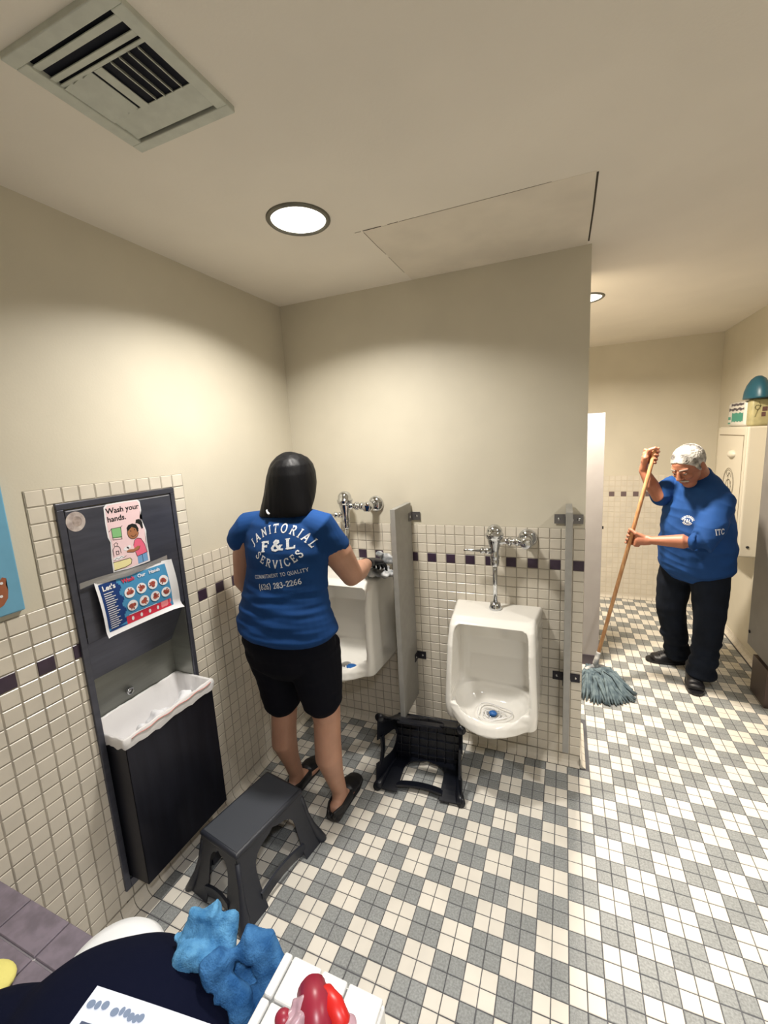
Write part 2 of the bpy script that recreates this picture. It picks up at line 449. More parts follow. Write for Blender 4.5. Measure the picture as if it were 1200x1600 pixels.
# left wall (facing +X)
RL = Matrix(((0, 0, 1), (-1, 0, 0), (0, 1, 0))).to_4x4()     # local z -> +X, local y -> +Z, local x -> -Y
tiles = []
CY0 = 25.4608
FY0, FY1, FZ0, FZ1 = -1.272, -0.842, 0.098, 1.524   # dispenser flange
for k_ in range(-26, 33):
    for v in range(-7, 23):
        y1, y0 = -(CY0 + k_) * S, -(CY0 + k_ + 1) * S
        if v < 0 and not (-10 <= k_ <= 0): continue
        z0, z1 = (24 - v - 1) * S, (24 - v) * S
        Y = fit(y0, y1, -2.9, -0.001)
        if not Y: continue
        y0, y1 = Y
        rects = [(y0, y1, z0, z1)]
        hy0, hy1, hz0, hz1 = FY0 + 0.004, FY1 - 0.004, FZ0 + 0.004, FZ1 - 0.004
        if y1 > hy0 and y0 < hy1 and z1 > hz0 and z0 < hz1:
            rects = []
            if y0 < hy0: rects.append((y0, hy0 + 0.004, z0, z1))
            elif y1 > hy1: rects.append((hy1 - 0.004, y1, z0, z1))
            elif z1 > hz1: rects.append((y0, y1, hz1 - 0.002, z1))
            elif z0 < hz0: rects.append((y0, y1, z0, hz0 + 0.002))
        acc = v == 3 and k_ % 2 == 1
        for (a, b, c, d) in rects:
            if b - a - G < 0.005 or d - c - G < 0.005: continue
            tiles.append(('p' if acc else 'w', Matrix.Translation((LW - 0.0035, (a + b) / 2, (c + d) / 2)) @ RL, b - a - G, d - c - G))
bm = bmesh.new()
for (y0, y1, z0, z1) in ((YB, FY0 + 0.006, 0.02, 24 * S), (FY1 - 0.006, 0, 0.02, 24 * S), (FY0, FY1, 0.02, FZ0 + 0.006),
                         (-(CY0 + 1) * S, FY0 + 0.006, 24 * S, 31 * S), (FY1 - 0.006, -(CY0 - 10) * S, 24 * S, 31 * S), (FY0, FY1, FZ1 - 0.006, 31 * S)):
    add_box(bm, LW - 0.008, LW - 0.0018, y0, y1, z0, z1)
bm_obj('grout', bm, M_wgrout, wall_left)
lay(tiles, wall_left, MESH, hide=((380, 710, 520, 1110),))

# far wall tiling (each piece under 10 px: one joined part)
V = []
tl = []
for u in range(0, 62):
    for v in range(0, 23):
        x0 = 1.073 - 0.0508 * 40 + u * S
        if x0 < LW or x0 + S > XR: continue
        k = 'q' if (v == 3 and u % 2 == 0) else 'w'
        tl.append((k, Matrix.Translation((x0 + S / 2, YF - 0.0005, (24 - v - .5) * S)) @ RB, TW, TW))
def joined(tl, parent, t=0.0035, name='tiling'):
    V = []; F = []; mi = []
    ms = []
    for k, Mx, w, h in tl:
        m = MESH[k][2]
        if m not in ms: ms.append(m)
        b = 0.0018; x, y = w / 2, h / 2; n0 = len(V)
        for p in ((-x, -y, 0), (x, -y, 0), (x, y, 0), (-x, y, 0), (-x + b, -y + b, t), (x - b, -y + b, t), (x - b, y - b, t), (-x + b, y - b, t)): V.append(Mx @ Vector(p))
        F.append((n0 + 4, n0 + 5, n0 + 6, n0 + 7)); mi.append(ms.index(m))
        for a in range(4):
            j = (a + 1) % 4; F.append((n0 + a, n0 + j, n0 + 4 + j, n0 + 4 + a)); mi.append(ms.index(m))
    me = bpy.data.meshes.new(name); me.from_pydata(V, [], F)
    for m in ms: me.materials.append(m)
    me.polygons.foreach_set('material_index', mi)
    o = bpy.data.objects.new(name, me); C.objects.link(o); o.parent = parent; tag(o, kind='stuff'); return o
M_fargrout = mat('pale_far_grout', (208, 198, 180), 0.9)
MESH['q'] = ('accent_tile', None, mat('hazed_accent_tile', (112, 96, 98), 0.35))  # purple accent tile made lighter: far-room haze put into its colour
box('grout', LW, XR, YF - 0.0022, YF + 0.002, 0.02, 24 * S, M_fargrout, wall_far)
for i, t_ in enumerate(tl):
    pass
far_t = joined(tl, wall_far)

# cove base tiles: a curved piece at the foot of each wall
def cove_mesh(w, name='cove_tile', d=0.0265, h=S - G):
    pr = [(0.0, 0.0), (d, 0.0), (d, 0.003), (0.014, 0.010), (0.0065, 0.022), (0.0040, 0.036), (0.0035, h), (0.0, h)]
    V = [(x, s * w / 2, z) for s in (-1, 1) for x, z in pr]; n = len(pr)
    F = [tuple(range(n - 1, -1, -1)), tuple(range(n, 2 * n))] + [(i, (i + 1) % n, n + (i + 1) % n, n + i) for i in range(n)]
    me = bpy.data.meshes.new(name); me.from_pydata(V, [], F); me.materials.append(M_wtile); return me
ME_COVE = cove_mesh(TW)
def coves(p0, d, n, out, parent, single=True):
    """row of n cove tiles from p0 along d, curved side towards out"""
    d = Vector(d); out = Vector(out)
    R_ = Matrix((out, d, Vector((0, 0, 1)))).transposed().to_4x4()
    if single:
        for i in range(n):
            o = bpy.data.objects.new('cove_tile', ME_COVE); C.objects.link(o); o.parent = parent
            o.matrix_world = Matrix.Translation(Vector(p0) + d * (i + .5) * S) @ R_
    else:
        bm = bmesh.new()
        for i in range(n):
            t = bmesh.new(); t.from_mesh(ME_COVE); t.transform(Matrix.Translation(Vector(p0) + d * (i + .5) * S) @ R_)
            tmp = bpy.data.meshes.new('t'); t.to_mesh(tmp); t.free(); bm.from_mesh(tmp); bpy.data.meshes.remove(tmp)
        o = bm_obj('cove_tiling', bm, M_wtile, parent); tag(o, kind='stuff')
bb = struct(box('baseboard_back', LW, XE, 0.0, 0.004, 0, 0.003, M_wgrout)); coves((XE, 0.0, 0), (-1, 0, 0), 30, (0, -1, 0), bb)
bl = struct(box('baseboard_left', LW - 0.004, LW, YB, 0, 0, 0.003, M_wgrout)); coves((LW, -0.03, 0), (0, -1, 0), 56, (1, 0, 0), bl)
be = struct(box('baseboard_end', XE - 0.002, XE, 0, 0.36, 0, 0.003, M_wgrout)); coves((XE, -0.02, 0), (0, 1, 0), 7, (1, 0, 0), be)
bf = struct(box('baseboard_far', LW, XR, YF - 0.002, YF, 0, 0.003, M_wgrout)); coves((XR - 0.02, YF, 0), (-1, 0, 0), 50, (0, -1, 0), bf, False)
br = struct(box('baseboard_right', XR - 0.002, XR, 1.2, YF, 0, 0.003, M_wgrout)); coves((XR, 1.2, 0), (0, 1, 0), 24, (-1, 0, 0), br, False)

# ------------------------------------------------------------------ ceiling lamps and vent
def downlight(x, y, label):
    t = empty('ceiling_light', (x, y, CEIL), label, 'ceiling light', 'recessed round ceiling lights')
    bm = bmesh.new()
    add_lathe(bm, (x, y, CEIL + 0.004), (0, 0, -1), [(0, 0.092), (0, 0.108), (0.006, 0.108), (0.011, 0.102), (0.011, 0.094), (0.004, 0.091)], 48)
    bm.faces.ensure_lookup_table()
    for f in list(bm.faces):
        if len(f.verts) > 20: bm.faces.remove(f)
    bm_obj('trim_ring', bm, M_trimmetal, t, True)
    bm = bmesh.new(); add_lathe(bm, (x, y, CEIL + 0.002), (0, 0, -1), [(0, 0.0), (0, 0.0925), (0.003, 0.0925), (0.0045, 0.05), (0.005, 0)], 48)
    bm_obj('lens', bm, M_lens, t, True)
downlight(-0.18, -0.715, 'round white ceiling light with a grey ring, above the woman')
downlight(0.765, 0.80, 'ceiling light half hidden behind the wall edge, in the far room')
downlight(0.95, -2.35, 'round ceiling light behind the camera')
downlight(1.80, -0.90, 'added unseen ceiling light over the open floor on the right')  # unseen fixture to go with the added lamp

vent = empty('ceiling_vent', (-0.175, -1.33, CEIL), 'square pale metal air vent with slats in the ceiling', 'air vent')
VX0, VX1, VY0, VY1 = -0.325, -0.028, -1.478, -1.186
IX0, IX1, IY0, IY1 = -0.294, -0.056, -1.452, -1.212
bm = bmesh.new()
for (a, b, c, d) in ((VX0, VX1, VY0, IY0), (VX0, VX1, IY1, VY1), (VX0, IX0, IY0, IY1), (IX1, VX1, IY0, IY1)):
    add_box(bm, a, b, c, d, CEIL - 0.012, CEIL + 0.002, 0.002)
bm_obj('frame', bm, M_vent, vent)
box('duct', IX0, IX1, IY0, IY1, CEIL - 0.002, CEIL - 0.0005, M_ventdark, vent)
def slat(p, q, w, tilt, thick=0.0018):
    """a slat from p to q, blade width w, tilted about its own length"""
    p = Vector(p); q = Vector(q); d = (q - p).normalized(); s_ = Vector((-d.y, d.x, 0)); n = Vector((0, 0, 1))
    a = (s_ * math.cos(tilt) + n * math.sin(tilt)) * w / 2; b = (n * math.cos(tilt) - s_ * math.sin(tilt)) * thick / 2
    bm = bmesh.new(); v = [bm.verts.new(o + x * a + y * b) for o in (p, q) for x, y in ((-1, -1), (1, -1), (1, 1), (-1, 1))]
    for f in ((3, 2, 1, 0), (4, 5, 6, 7), (0, 1, 5, 4), (1, 2, 6, 5), (2, 3, 7, 6), (3, 0, 4, 7)): bm.faces.new([v[i] for i in f])
    return bm_obj('slat', bm, M_vent, vent)
zc = CEIL - 0.0065
for y, w in ((-1.434, 0.015), (-1.404, 0.013), (-1.388, 0.008)): slat((IX0, y, zc), (IX1, y, zc), w, 0.15)
for x in (-0.154, -0.130, -0.106, -0.080): slat((x, -1.384, zc), (x, -1.283, zc), 0.010, math.radians(62))
for x, w in ((-0.280, 0.026), (-0.252, 0.028), (-0.224, 0.024)): slat((x, -1.384, zc), (x, -1.279, zc), w, math.radians(-12))
slat((-0.192, -1.384, zc), (-0.192, -1.279, zc), 0.022, 0.0)
for y, w in ((-1.268, 0.026), (-1.2375, 0.034)): slat((IX0, y, zc), (IX1, y, zc), w, -0.1)
slat((-0.2925, -1.384, zc - .001), (-0.2925, -1.279, zc - .001), 0.01, 0.0)

# ------------------------------------------------------------------ towel dispenser and waste bin set into the left wall
disp = empty('towel_dispenser', (LW, -1.057, 0.8), 'dark steel paper towel dispenser with waste bin set into the left tiled wall', 'towel dispenser')
bm = bmesh.new()
for (y0, y1, z0, z1) in ((FY0, FY1, 1.504, FZ1), (FY0, -1.252, FZ0, 1.504), (-0.860, FY1, FZ0, 1.504), (-1.252, -0.860, FZ0, 0.13)):
    add_box(bm, LW - 0.003, LW + 0.009, y0, y1, z0, z1, 0.0015)
bm_obj('flange', bm, M_bronze, disp)
bm = bmesh.new()
XI = LW - 0.105
for (a, b, y0, y1, z0, z1) in ((XI - 0.003, XI, DY0, DY1, DZ0, DZ1), (XI, LW, DY0 - 0.001, DY0 + 0.002, DZ0, DZ1), (XI, LW, DY1 - 0.002, DY1 + 0.001, DZ0, DZ1),
                               (XI, LW, DY0, DY1, DZ1 - 0.003, DZ1), (XI, LW, DY0, DY1, DZ0, DZ0 + 0.003)):
    add_box(bm, a, b, y0, y1, z0, z1)
bm_obj('recess', bm, M_inox, disp)
box('door', LW - 0.004, LW + 0.008, -1.2495, -0.8625, 1.052, 1.5, M_bronze, disp, 0.002)
box('door_highlight', LW + 0.0078, LW + 0.0086, -1.246, -0.868, 1.4955, 1.4985, mat('painted_highlight', (205, 208, 214), 0.3, 0.6), disp)  # thin pale strip paints the highlight along the top of the door
# towel slot: sloping plate under the door
bm = bmesh.new()
v = [bm.verts.new(p) for p in ((LW + 0.004, -1.2495, 1.05), (LW + 0.004, -0.8625, 1.05), (LW - 0.10, -0.8625, 0.870), (LW - 0.10, -1.2495, 0.870),
                               (LW + 0.004, -1.2495, 1.054), (LW + 0.004, -0.8625, 1.054), (LW - 0.10, -0.8625, 0.876), (LW - 0.10, -1.2495, 0.876))]
for f in ((3, 2, 1, 0), (4, 5, 6, 7), (0, 1, 5, 4), (1, 2, 6, 5), (2, 3, 7, 6), (3, 0, 4, 7)): bm.faces.new([v[i] for i in f])
bm_obj('slot_plate', bm, M_bronze, disp)
box('towel_slot', LW - 0.004, LW + 0.0095, -1.17, -0.95, 1.058, 1.064, M_blk, disp)
box('hinge_pin', LW + 0.007, LW + 0.0095, -1.2515, -1.2485, 1.075, 1.15, M_blk, disp)
BX = LW + 0.100
bm = bmesh.new()
BY0, BY1, BZ0, BZ1 = -1.247, -0.866, 0.14, 0.712
for (a, b, y0, y1, z0, z1) in ((BX - 0.003, BX, BY0, BY1, BZ0, BZ1), (XI + 0.005, BX, BY0, BY0 + 0.003, BZ0, BZ1), (XI + 0.005, BX, BY1 - 0.003, BY1, BZ0, BZ1),
                               (XI + 0.005, XI + 0.008, BY0, BY1, BZ0, BZ1), (XI + 0.005, BX, BY0, BY1, BZ0, BZ0 + 0.003)):
    add_box(bm, a, b, y0, y1, z0, z1, 0.001)
bin_ = bm_obj('waste_container', bm, M_bin, disp)
bm = bmesh.new(); add_lathe(bm, (XI, -1.075, 0.757), (1, 0, 0), [(0, 0.013), (0.006, 0.013), (0.010, 0.009), (0.010, 0)], 20)
kl = bm_obj('lock', bm, M_chrome, disp, True)
bm = bmesh.new(); add_tube(bm, [(XI + 0.012, -1.075 + 0.012 * math.cos(a), 0.757 + 0.012 * math.sin(a)) for a in [i * PI / 8 for i in range(17)]], 0.003, 8)
bm_obj('lock_ring', bm, M_chrome, kl, True)
# bin liner
bm = bmesh.new(); N = 96; rows = []
cx_, cy_ = (XI + 0.008 + BX) / 2, (BY0 + BY1) / 2; hx, hy = (BX - XI - 0.008) / 2, (BY1 - BY0) / 2
def per(k, inset, r=0.018):
    t = k / N * 4; s_ = int(t); f = t - s_
    a, b = hx - inset, hy - inset
    c = [(-a, -b), (a, -b), (a, b), (-a, b)]; p = c[s_ % 4]; q = c[(s_ + 1) % 4]
    return cx_ + p[0] + (q[0] - p[0]) * f, cy_ + p[1] + (q[1] - p[1]) * f
for li, (ins, z, amp) in enumerate(((-0.005, 0.678, 0.010), (-0.007, 0.700, 0.004), (-0.005, 0.7185, 0.002), (-0.001, 0.722, 0.001), (0.005, 0.716, 0.002),
                                    (0.014, 0.66, 0.006), (0.028, 0.60, 0.010), (0.050, 0.57, 0.012), (0.075, 0.60, 0.016), (0.092, 0.63, 0.02))):
    row = []
    for k in range(N):
        x, y = per(k, ins); nz = noise.noise(Vector((x * 22, y * 22, li * 1.7)))
        back = x < XI + 0.03
        zz = z + amp * nz * (1.6 if li == 0 else 1)
        if li == 0 and back: zz = 0.70
        if back and li < 4: x = max(x, XI + 0.0045)
        if not back or li > 4: x += .0035 * noise.noise(Vector((x * 60, y * 60, li * 3.1))); y += .005 * noise.noise(Vector((x * 60, y * 60, li * 3.1 + 9)))
        if 2 < li: zz += .004 * noise.noise(Vector((x * 90, y * 90, 2)))
        row.append(bm.verts.new((x, y, zz)))
    rows.append(row)
for A, B in zip(rows, rows[1:]):
    for k in range(N): bm.faces.new((A[k], A[(k + 1) % N], B[(k + 1) % N], B[k]))
bm.faces.new(rows[-1])
lin = bm_obj('bin_liner', bm, M_liner, None, True)
bm = bmesh.new(); add_tube(bm, [(BX + .0085, BY0 + .02 + (BY1 - BY0 - .03) * i / 20, .711 + .003 * math.sin(i * 1.3)) for i in range(21)], .0016, 6)
bm_obj('drawstring', bm, mat('pink_drawstring', (206, 138, 128), .5), lin, True)
tag(lin, 'white plastic bin liner folded over the rim of the waste bin', 'bin liner')
bm = bmesh.new()
for q in range(9):
    add_ell(bm, (cx_ + 0.02 + random.uniform(-.03, .03), -1.10 + q * 0.022 + random.uniform(-.01, .01), 0.63 + random.uniform(-.02, .02)),
            (random.uniform(.02, .04), random.uniform(.03, .05), random.uniform(.015, .03)), Matrix.Rotation(random.uniform(-1, 1), 4, 'X'))
tag(remesh('paper_towel', bm, 0.004, M_paper, None, 2, lambda p: 0.012 * noise.noise(p * 38)), 'crumpled white used paper towels inside the lined bin', 'paper towel')

# --- flat prints: shapes in a (u, v) plane mapped onto a sheet
def poly_obj(name, polys, fn, m, parent, lift, thick=0.0003):
    """polys: lists of (u,v); fn maps (u,v,lift) to the world; very thin printed layer"""
    bm = bmesh.new()
    for P_ in polys:
        vs_ = [bm.verts.new(fn(u, v, lift)) for u, v in P_]
        try: f = bm.faces.new(vs_)
        except ValueError: pass
    bmesh.ops.triangulate(bm, faces=bm.faces)
    me = bpy.data.meshes.new(name); bm.to_mesh(me); bm.free()
    return link(name, me, m, parent)
def circ(u, v, r, n=20, ry=None, a0=0, a1=2 * PI):
    ry = ry or r; return [(u + r * math.cos(a0 + (a1 - a0) * i / n), v + ry * math.sin(a0 + (a1 - a0) * i / n)) for i in range(n + (0 if a1 - a0 > 6.28 else 1))]
def rect(u0, v0, u1, v1): return [(u0, v0), (u1, v0), (u1, v1), (u0, v1)]
def stroke(pts, w):
    out = []
    for (a, b), (c, d) in zip(pts, pts[1:]):
        L_ = math.hypot(c - a, d - b) or 1e-6; nx, ny = -(d - b) / L_ * w / 2, (c - a) / L_ * w / 2; ex, ey = (c - a) / L_ * w * .3, (d - b) / L_ * w * .3
        out.append([(a + nx - ex, b + ny - ey), (a - nx - ex, b - ny - ey), (c - nx + ex, d - ny + ey), (c + nx + ex, d + ny + ey)])
    return out
def text_polys(s, size, bold=0.0, align='LEFT'):
    cu = bpy.data.curves.new('t', 'FONT'); cu.body = s; cu.size = size; cu.align_x = align; cu.offset = bold; cu.resolution_u = 3
    o = bpy.data.objects.new('t', cu); C.objects.link(o)
    dg = bpy.context.evaluated_depsgraph_get(); me = bpy.data.meshes.new_from_object(o.evaluated_get(dg))
    P_ = [[(me.vertices[i].co.x, me.vertices[i].co.y) for i in p.vertices] for p in me.polygons]
    bpy.data.objects.remove(o); bpy.data.curves.remove(cu); bpy.data.meshes.remove(me); return P_
def move(polys, du, dv, a=0, s=1):
    c, n = math.cos(a), math.sin(a); return [[(du + s * (c * u - n * v), dv + s * (n * u + c * v)) for u, v in P_] for P_ in polys]
def sheet(name, fn, outline, m, parent, thick=0.0008):
    bm = bmesh.new(); A = [bm.verts.new(fn(u, v, 0)) for u, v in outline]; B = [bm.verts.new(fn(u, v, thick)) for u, v in outline]
    bm.faces.new(A); bm.faces.new(B)
    for i in range(len(A)): bm.faces.new((A[i], A[(i + 1) % len(A)], B[(i + 1) % len(A)], B[i]))
    bmesh.ops.triangulate(bm, faces=bm.faces); return bm_obj(name, bm, m, parent)
# round sticker
XD = LW + 0.0082
st = sheet('sticker', lambda u, v, l: Vector((XD + l, -1.2225 + u, 1.461 + v)), circ(0, 0, 0.0295, 40, 0.032), M_gum, None)
tag(st, 'round worn beige sticker on the top left corner of the dispenser door', 'sticker')
poly_obj('worn_print', [circ(0.004, 0.0, 0.015, 20, 0.017)], lambda u, v, l: Vector((XD + l, -1.2225 + u, 1.461 + v)), mat('worn_print', (176, 160, 152), .6, var=.2, vscale=90), st, 0.001)
# cut-out poster: Wash your hands.
def P1(u, v, l): return Vector((XD + 0.0003 + l, -1.135 + u, 1.262 + v))
out1 = [(0.004, 0.0), (0.005, 0.05), (0.010, 0.105), (0.004, 0.125), (0.003, 0.17), (0.006, 0.228), (0.016, 0.238), (0.08, 0.239), (0.132, 0.2375), (0.140, 0.228),
        (0.141, 0.20), (0.134, 0.172), (0.140, 0.15), (0.148, 0.12), (0.145, 0.085), (0.146, 0.04), (0.146, 0.0), (0.07, -0.004)]
p1 = sheet('poster', P1, out1, M_paper, None)
tag(p1, 'pink cut-out poster reading Wash your hands with a girl at a sink', 'poster')
inner = [(0.0725 + (u - 0.0725) * 0.93, 0.117 + (v - 0.117) * 0.965) for u, v in out1]
poly_obj('pink_ground', [inner], P1, M_pp, p1, 0.0011)
poly_obj('lettering', move(text_polys('Wash your', 0.0268, 0.0006), 0.011, 0.205, 0.0) + move(text_polys('hands.', 0.0268, 0.0006), 0.011, 0.176), P1, M_blk, p1, 0.0015)
poly_obj('printed_towel', [[(0.020, 0.118), (0.052, 0.114), (0.054, 0.150), (0.020, 0.152)]], P1, M_pgreen, p1, 0.0014)
poly_obj('ink_lines', stroke([(0.010, 0.143), (0.016, 0.147), (0.020, 0.152), (0.054, 0.151), (0.060, 0.155)], .0016) + stroke([(0.020, 0.152), (0.020, 0.112), (0.052, 0.109), (0.054, 0.150)], .0016)
         + stroke([(0.020, .120), (.052, .117)], .0016)
         + stroke([(0.014, 0.055), (0.014, 0.078), (0.022, 0.088), (0.034, 0.087), (0.040, 0.078), (0.041, 0.060)], .0018) + stroke([(0.023, 0.088), (0.020, 0.096), (0.028, 0.101), (0.034, 0.096), (0.030, 0.089)], .0016)
         + stroke([(0.024, 0.058), (0.024, 0.070), (0.033, 0.070), (0.033, 0.058), (0.024, 0.058)], .0018)
         + stroke([(0.008, 0.034), (0.07, 0.034), (0.076, 0.026), (0.072, 0.012), (0.05, 0.006), (0.008, 0.005)], .0018)
         + stroke([(0.014, 0.040), (0.022, 0.047), (0.030, 0.041), (0.040, 0.048), (0.048, 0.041), (0.058, 0.046)], .0014), P1, M_blk, p1, 0.0017)
poly_obj('printed_basin', [[(0.009, 0.033), (0.07, 0.033), (0.075, 0.026), (0.071, 0.012), (0.05, 0.007), (0.009, 0.006)]], P1, M_pyel, p1, 0.0013)
poly_obj('printed_shirt', [[(0.090, 0.075), (0.097, 0.093), (0.108, 0.098), (0.122, 0.094), (0.134, 0.070), (0.139, 0.038), (0.098, 0.032), (0.094, 0.05)]], P1, M_ppink, p1, 0.0013)
poly_obj('printed_jeans', [[(0.099, 0.032), (0.138, 0.037), (0.139, 0.006), (0.098, 0.003)]], P1, M_pblue, p1, 0.0013)
poly_obj('printed_face', [circ(0.096, 0.123, 0.021, 24, 0.024)], P1, M_pbrown, p1, 0.0015)
poly_obj('printed_arm', [[(0.115, 0.066), (0.110, 0.056), (0.085, 0.052), (0.062, 0.058), (0.064, 0.066), (0.088, 0.062), (0.106, 0.070)]], P1, M_pbrown, p1, 0.0015)
poly_obj('printed_hair', [[(0.076, 0.130), (0.074, 0.143), (0.082, 0.152), (0.098, 0.155), (0.112, 0.149), (0.119, 0.132), (0.113, 0.118), (0.109, 0.134), (0.094, 0.143)],
                          [(0.110, 0.152), (0.114, 0.166), (0.128, 0.166), (0.137, 0.152), (0.137, 0.130), (0.131, 0.128), (0.126, 0.145), (0.116, 0.153)]], P1, M_blk, p1, 0.0016)
poly_obj('face_lines', [circ(0.088, 0.129, 0.0022, 10), circ(0.103, 0.131, 0.0022, 10)] + stroke([(0.086, 0.113), (0.093, 0.107), (0.101, 0.108), (0.107, 0.114)], .0018)
         + stroke(circ(0.096, 0.123, 0.0215, 24, 0.0245) , .0014) + stroke([(0.090, 0.075), (0.097, 0.093), (0.108, 0.098), (0.122, 0.094), (0.134, 0.070), (0.139, 0.038), (0.098, 0.032), (0.094, 0.05)], .0015)
         + stroke([(0.118, .034), (.118, .005)], .0015) + stroke([(0.115, 0.068), (0.108, 0.056), (0.085, 0.051), (0.062, 0.057)], .0014), P1, M_blk, p1, 0.0018)
poly_obj('printed_suds', [circ(0.062, 0.070, 0.010, 14, 0.007), circ(0.072, 0.074, 0.008, 12, 0.006), circ(0.03, 0.045, 0.02, 14, 0.006)], P1, M_paper, p1, 0.0016)
# curled poster: Let's wash our hands
def P2(u, v, l):      # u 0..0.285, v 0..0.195 ; the sheet bows away from the door and its corners curl
    b = 0.006 + 0.016 * math.sin(min(1, max(0, v / 0.195)) * PI) * 0.5
    if v < 0.03: b += (0.03 - v) ** 2 * (10 + 12 * (u / 0.285) ** 4)
    if u > 0.25: b += (u - 0.25) ** 2 * 9
    if u < 0.02: b += (0.02 - u) ** 2 * 12
    return Vector((XD + 0.002 + b + l, -1.208 + u - 0.02 * 0 + 0.012 * (1 - v / 0.195), 1.050 + v))
bm = bmesh.new(); NU, NV = 24, 16
def corner(u, v):     # slightly rounded sheet
    return u, v
for l in (0, 0.0006):
    g_ = [[bm.verts.new(P2(0.292 * i / NU, 0.2 * j / NV, l)) for j in range(NV + 1)] for i in range(NU + 1)]
    for i in range(NU):
        for j in range(NV): bm.faces.new((g_[i][j], g_[i + 1][j], g_[i + 1][j + 1], g_[i][j + 1]))
p2 = bm_obj('poster', bm, M_paper, None, True)
tag(p2, "blue and red hand washing poster with curled corners headed Let's wash our hands", 'poster')
def dense(P_, st_=0.012):
    o = []
    for (a, b), (c, d) in zip(P_, P_[1:] + P_[:1]):
        n = max(1, int(math.hypot(c - a, d - b) / st_)); o += [(a + (c - a) * i / n, b + (d - b) * i / n) for i in range(n)]
    return o
def cells(u0, v0, u1, v1, n=16, m_=10): return [rect(u0 + (u1 - u0) * i / n, v0 + (v1 - v0) * j / m_, u0 + (u1 - u0) * (i + 1) / n, v0 + (v1 - v0) * (j + 1) / m_) for i in range(n) for j in range(m_)]
poly_obj('sky_blue_ground', cells(0.012, 0.016, 0.268, 0.188), P2, M_sky, p2, 0.0010)
poly_obj('navy_column', [q for j in range(24) for q in [rect(0.012, 0.016 + j * 0.172 / 24, 0.078 + 0.006 * math.sin(j * 1.05), 0.016 + (j + 1) * 0.172 / 24)]], P2, M_navy, p2, 0.0013)
poly_obj('red_band', cells(0.078, 0.016, 0.262, 0.046, 12, 2), P2, M_pred, p2, 0.0014)
poly_obj('pink_block', cells(0.218, 0.018, 0.262, 0.045, 4, 2), P2, mat('pink_block_print', (238, 140, 146), .6), p2, 0.0016)
TX = move(text_polys("Let's", 0.024, 0.0008), 0.020, 0.163, 0); poly_obj('heading', TX, P2, M_paper, p2, 0.0034)
poly_obj('heading_end', move(text_polys("Wash", 0.020, 0.0006), 0.090, 0.168) , P2, M_pred, p2, 0.0034)
poly_obj('heading_white', move(text_polys("Our", 0.018, 0.0004), 0.150, 0.169) + move(text_polys("Hands", 0.018, 0.0004), 0.196, 0.169), P2, M_paper, p2, 0.0034)
poly_obj('fine_print', [r_ for j in range(17) for r_ in [rect(0.020, 0.026 + j * 0.0078, 0.046 + 0.018 * ((j * 7) % 5) / 5, 0.0288 + j * 0.0078)]], P2, M_paper, p2, 0.0034)
cc = [(0.107 + 0.046 * i, 0.128 - 0.0 * i) for i in range(4)] + [(0.107 + 0.046 * i, 0.079) for i in range(4)]
poly_obj('white_discs', [circ(u, v, 0.0195, 24) for u, v in cc], P2, M_paper, p2, 0.0030)
hp = []
for n_, (u, v) in enumerate(cc):
    a = n_ * 0.8
    hp += [circ(u + .004 * math.cos(a), v + .003 * math.sin(a), 0.011, 14, 0.008), circ(u - .006 * math.cos(a), v - .006 * math.sin(a), 0.007, 12)] + stroke([(u, v), (u + .014 * math.cos(a + 1), v + .014 * math.sin(a + 1))], .005) + stroke([(u, v), (u + .014 * math.cos(a + 1.7), v + .014 * math.sin(a + 1.7))], .005)
_h = poly_obj('printed_hands', hp, P2, mat('hand_print', (186, 92, 74), .6, rgb2=(120, 50, 48), vscale=120), p2, 0.0034); tag(_h, kind='stuff')
poly_obj('white_marks', [circ(0.100 + 0.034 * i, 0.031, 0.005, 10, 0.008) for i in range(4)] + [rect(0.088, 0.0475, 0.2, 0.0495)], P2, M_paper, p2, 0.0030)
# strip of clear tape across the top
def P3(u, v, l): return Vector((XD + 0.0160 - 0.30 * abs(u - 0.15) ** 2 + l, -1.250 + u, 1.243 + v + 0.0 * u))
bm = bmesh.new(); pts = [(0.33 * i / 16) for i in range(17)]
a_ = [bm.verts.new(P3(u, 0.0 + 0.006 * math.sin(u * 30), 0)) for u in pts]; b_ = [bm.verts.new(P3(u, 0.020 + 0.003 * math.sin(u * 23), 0.001)) for u in pts]
for i in range(16): bm.faces.new((a_[i], a_[i + 1], b_[i + 1], b_[i]))
bm_obj('tape_strip', bm, mat('cloudy_tape', (186, 184, 180), 0.25, trans=0.5, coat=0.5), p2, True)

# light blue board at the left edge
bm = bmesh.new(); add_box(bm, LW - 0.004, LW + 0.012, -1.96, -1.398, 1.236, 1.628, 0.004)
brd = bm_obj('wall_board', bm, M_skyblue, None)
tag(brd, 'light blue picture board on the wall at the left edge', 'picture board')
def P4(u, v, l): return Vector((LW + 0.0125 + l, -1.398 + u, 1.236 + v))
poly_obj('brown_shape', [[(-0.050, 0.098), (-0.040, 0.110), (-0.031, 0.105), (-0.035, 0.088), (-0.032, 0.070), (-0.036, 0.048), (-0.048, 0.032), (-0.075, 0.020), (-0.15, 0.016), (-0.16, 0.075), (-0.08, 0.078), (-0.056, 0.080)]], P4, mat('brown_board_print', (160, 96, 66), .5), brd, 0.0004)
poly_obj('white_shape', [[(-0.16, 0.072), (-0.16, 0.125), (-0.09, 0.122), (-0.062, 0.108), (-0.052, 0.094), (-0.060, 0.076), (-0.09, 0.084)]], P4, M_paper, brd, 0.0007)
poly_obj('white_dots', [circ(-0.044, 0.094, 0.004, 12), circ(-0.050, 0.058, 0.004, 12)], P4, M_paper, brd, 0.0010)

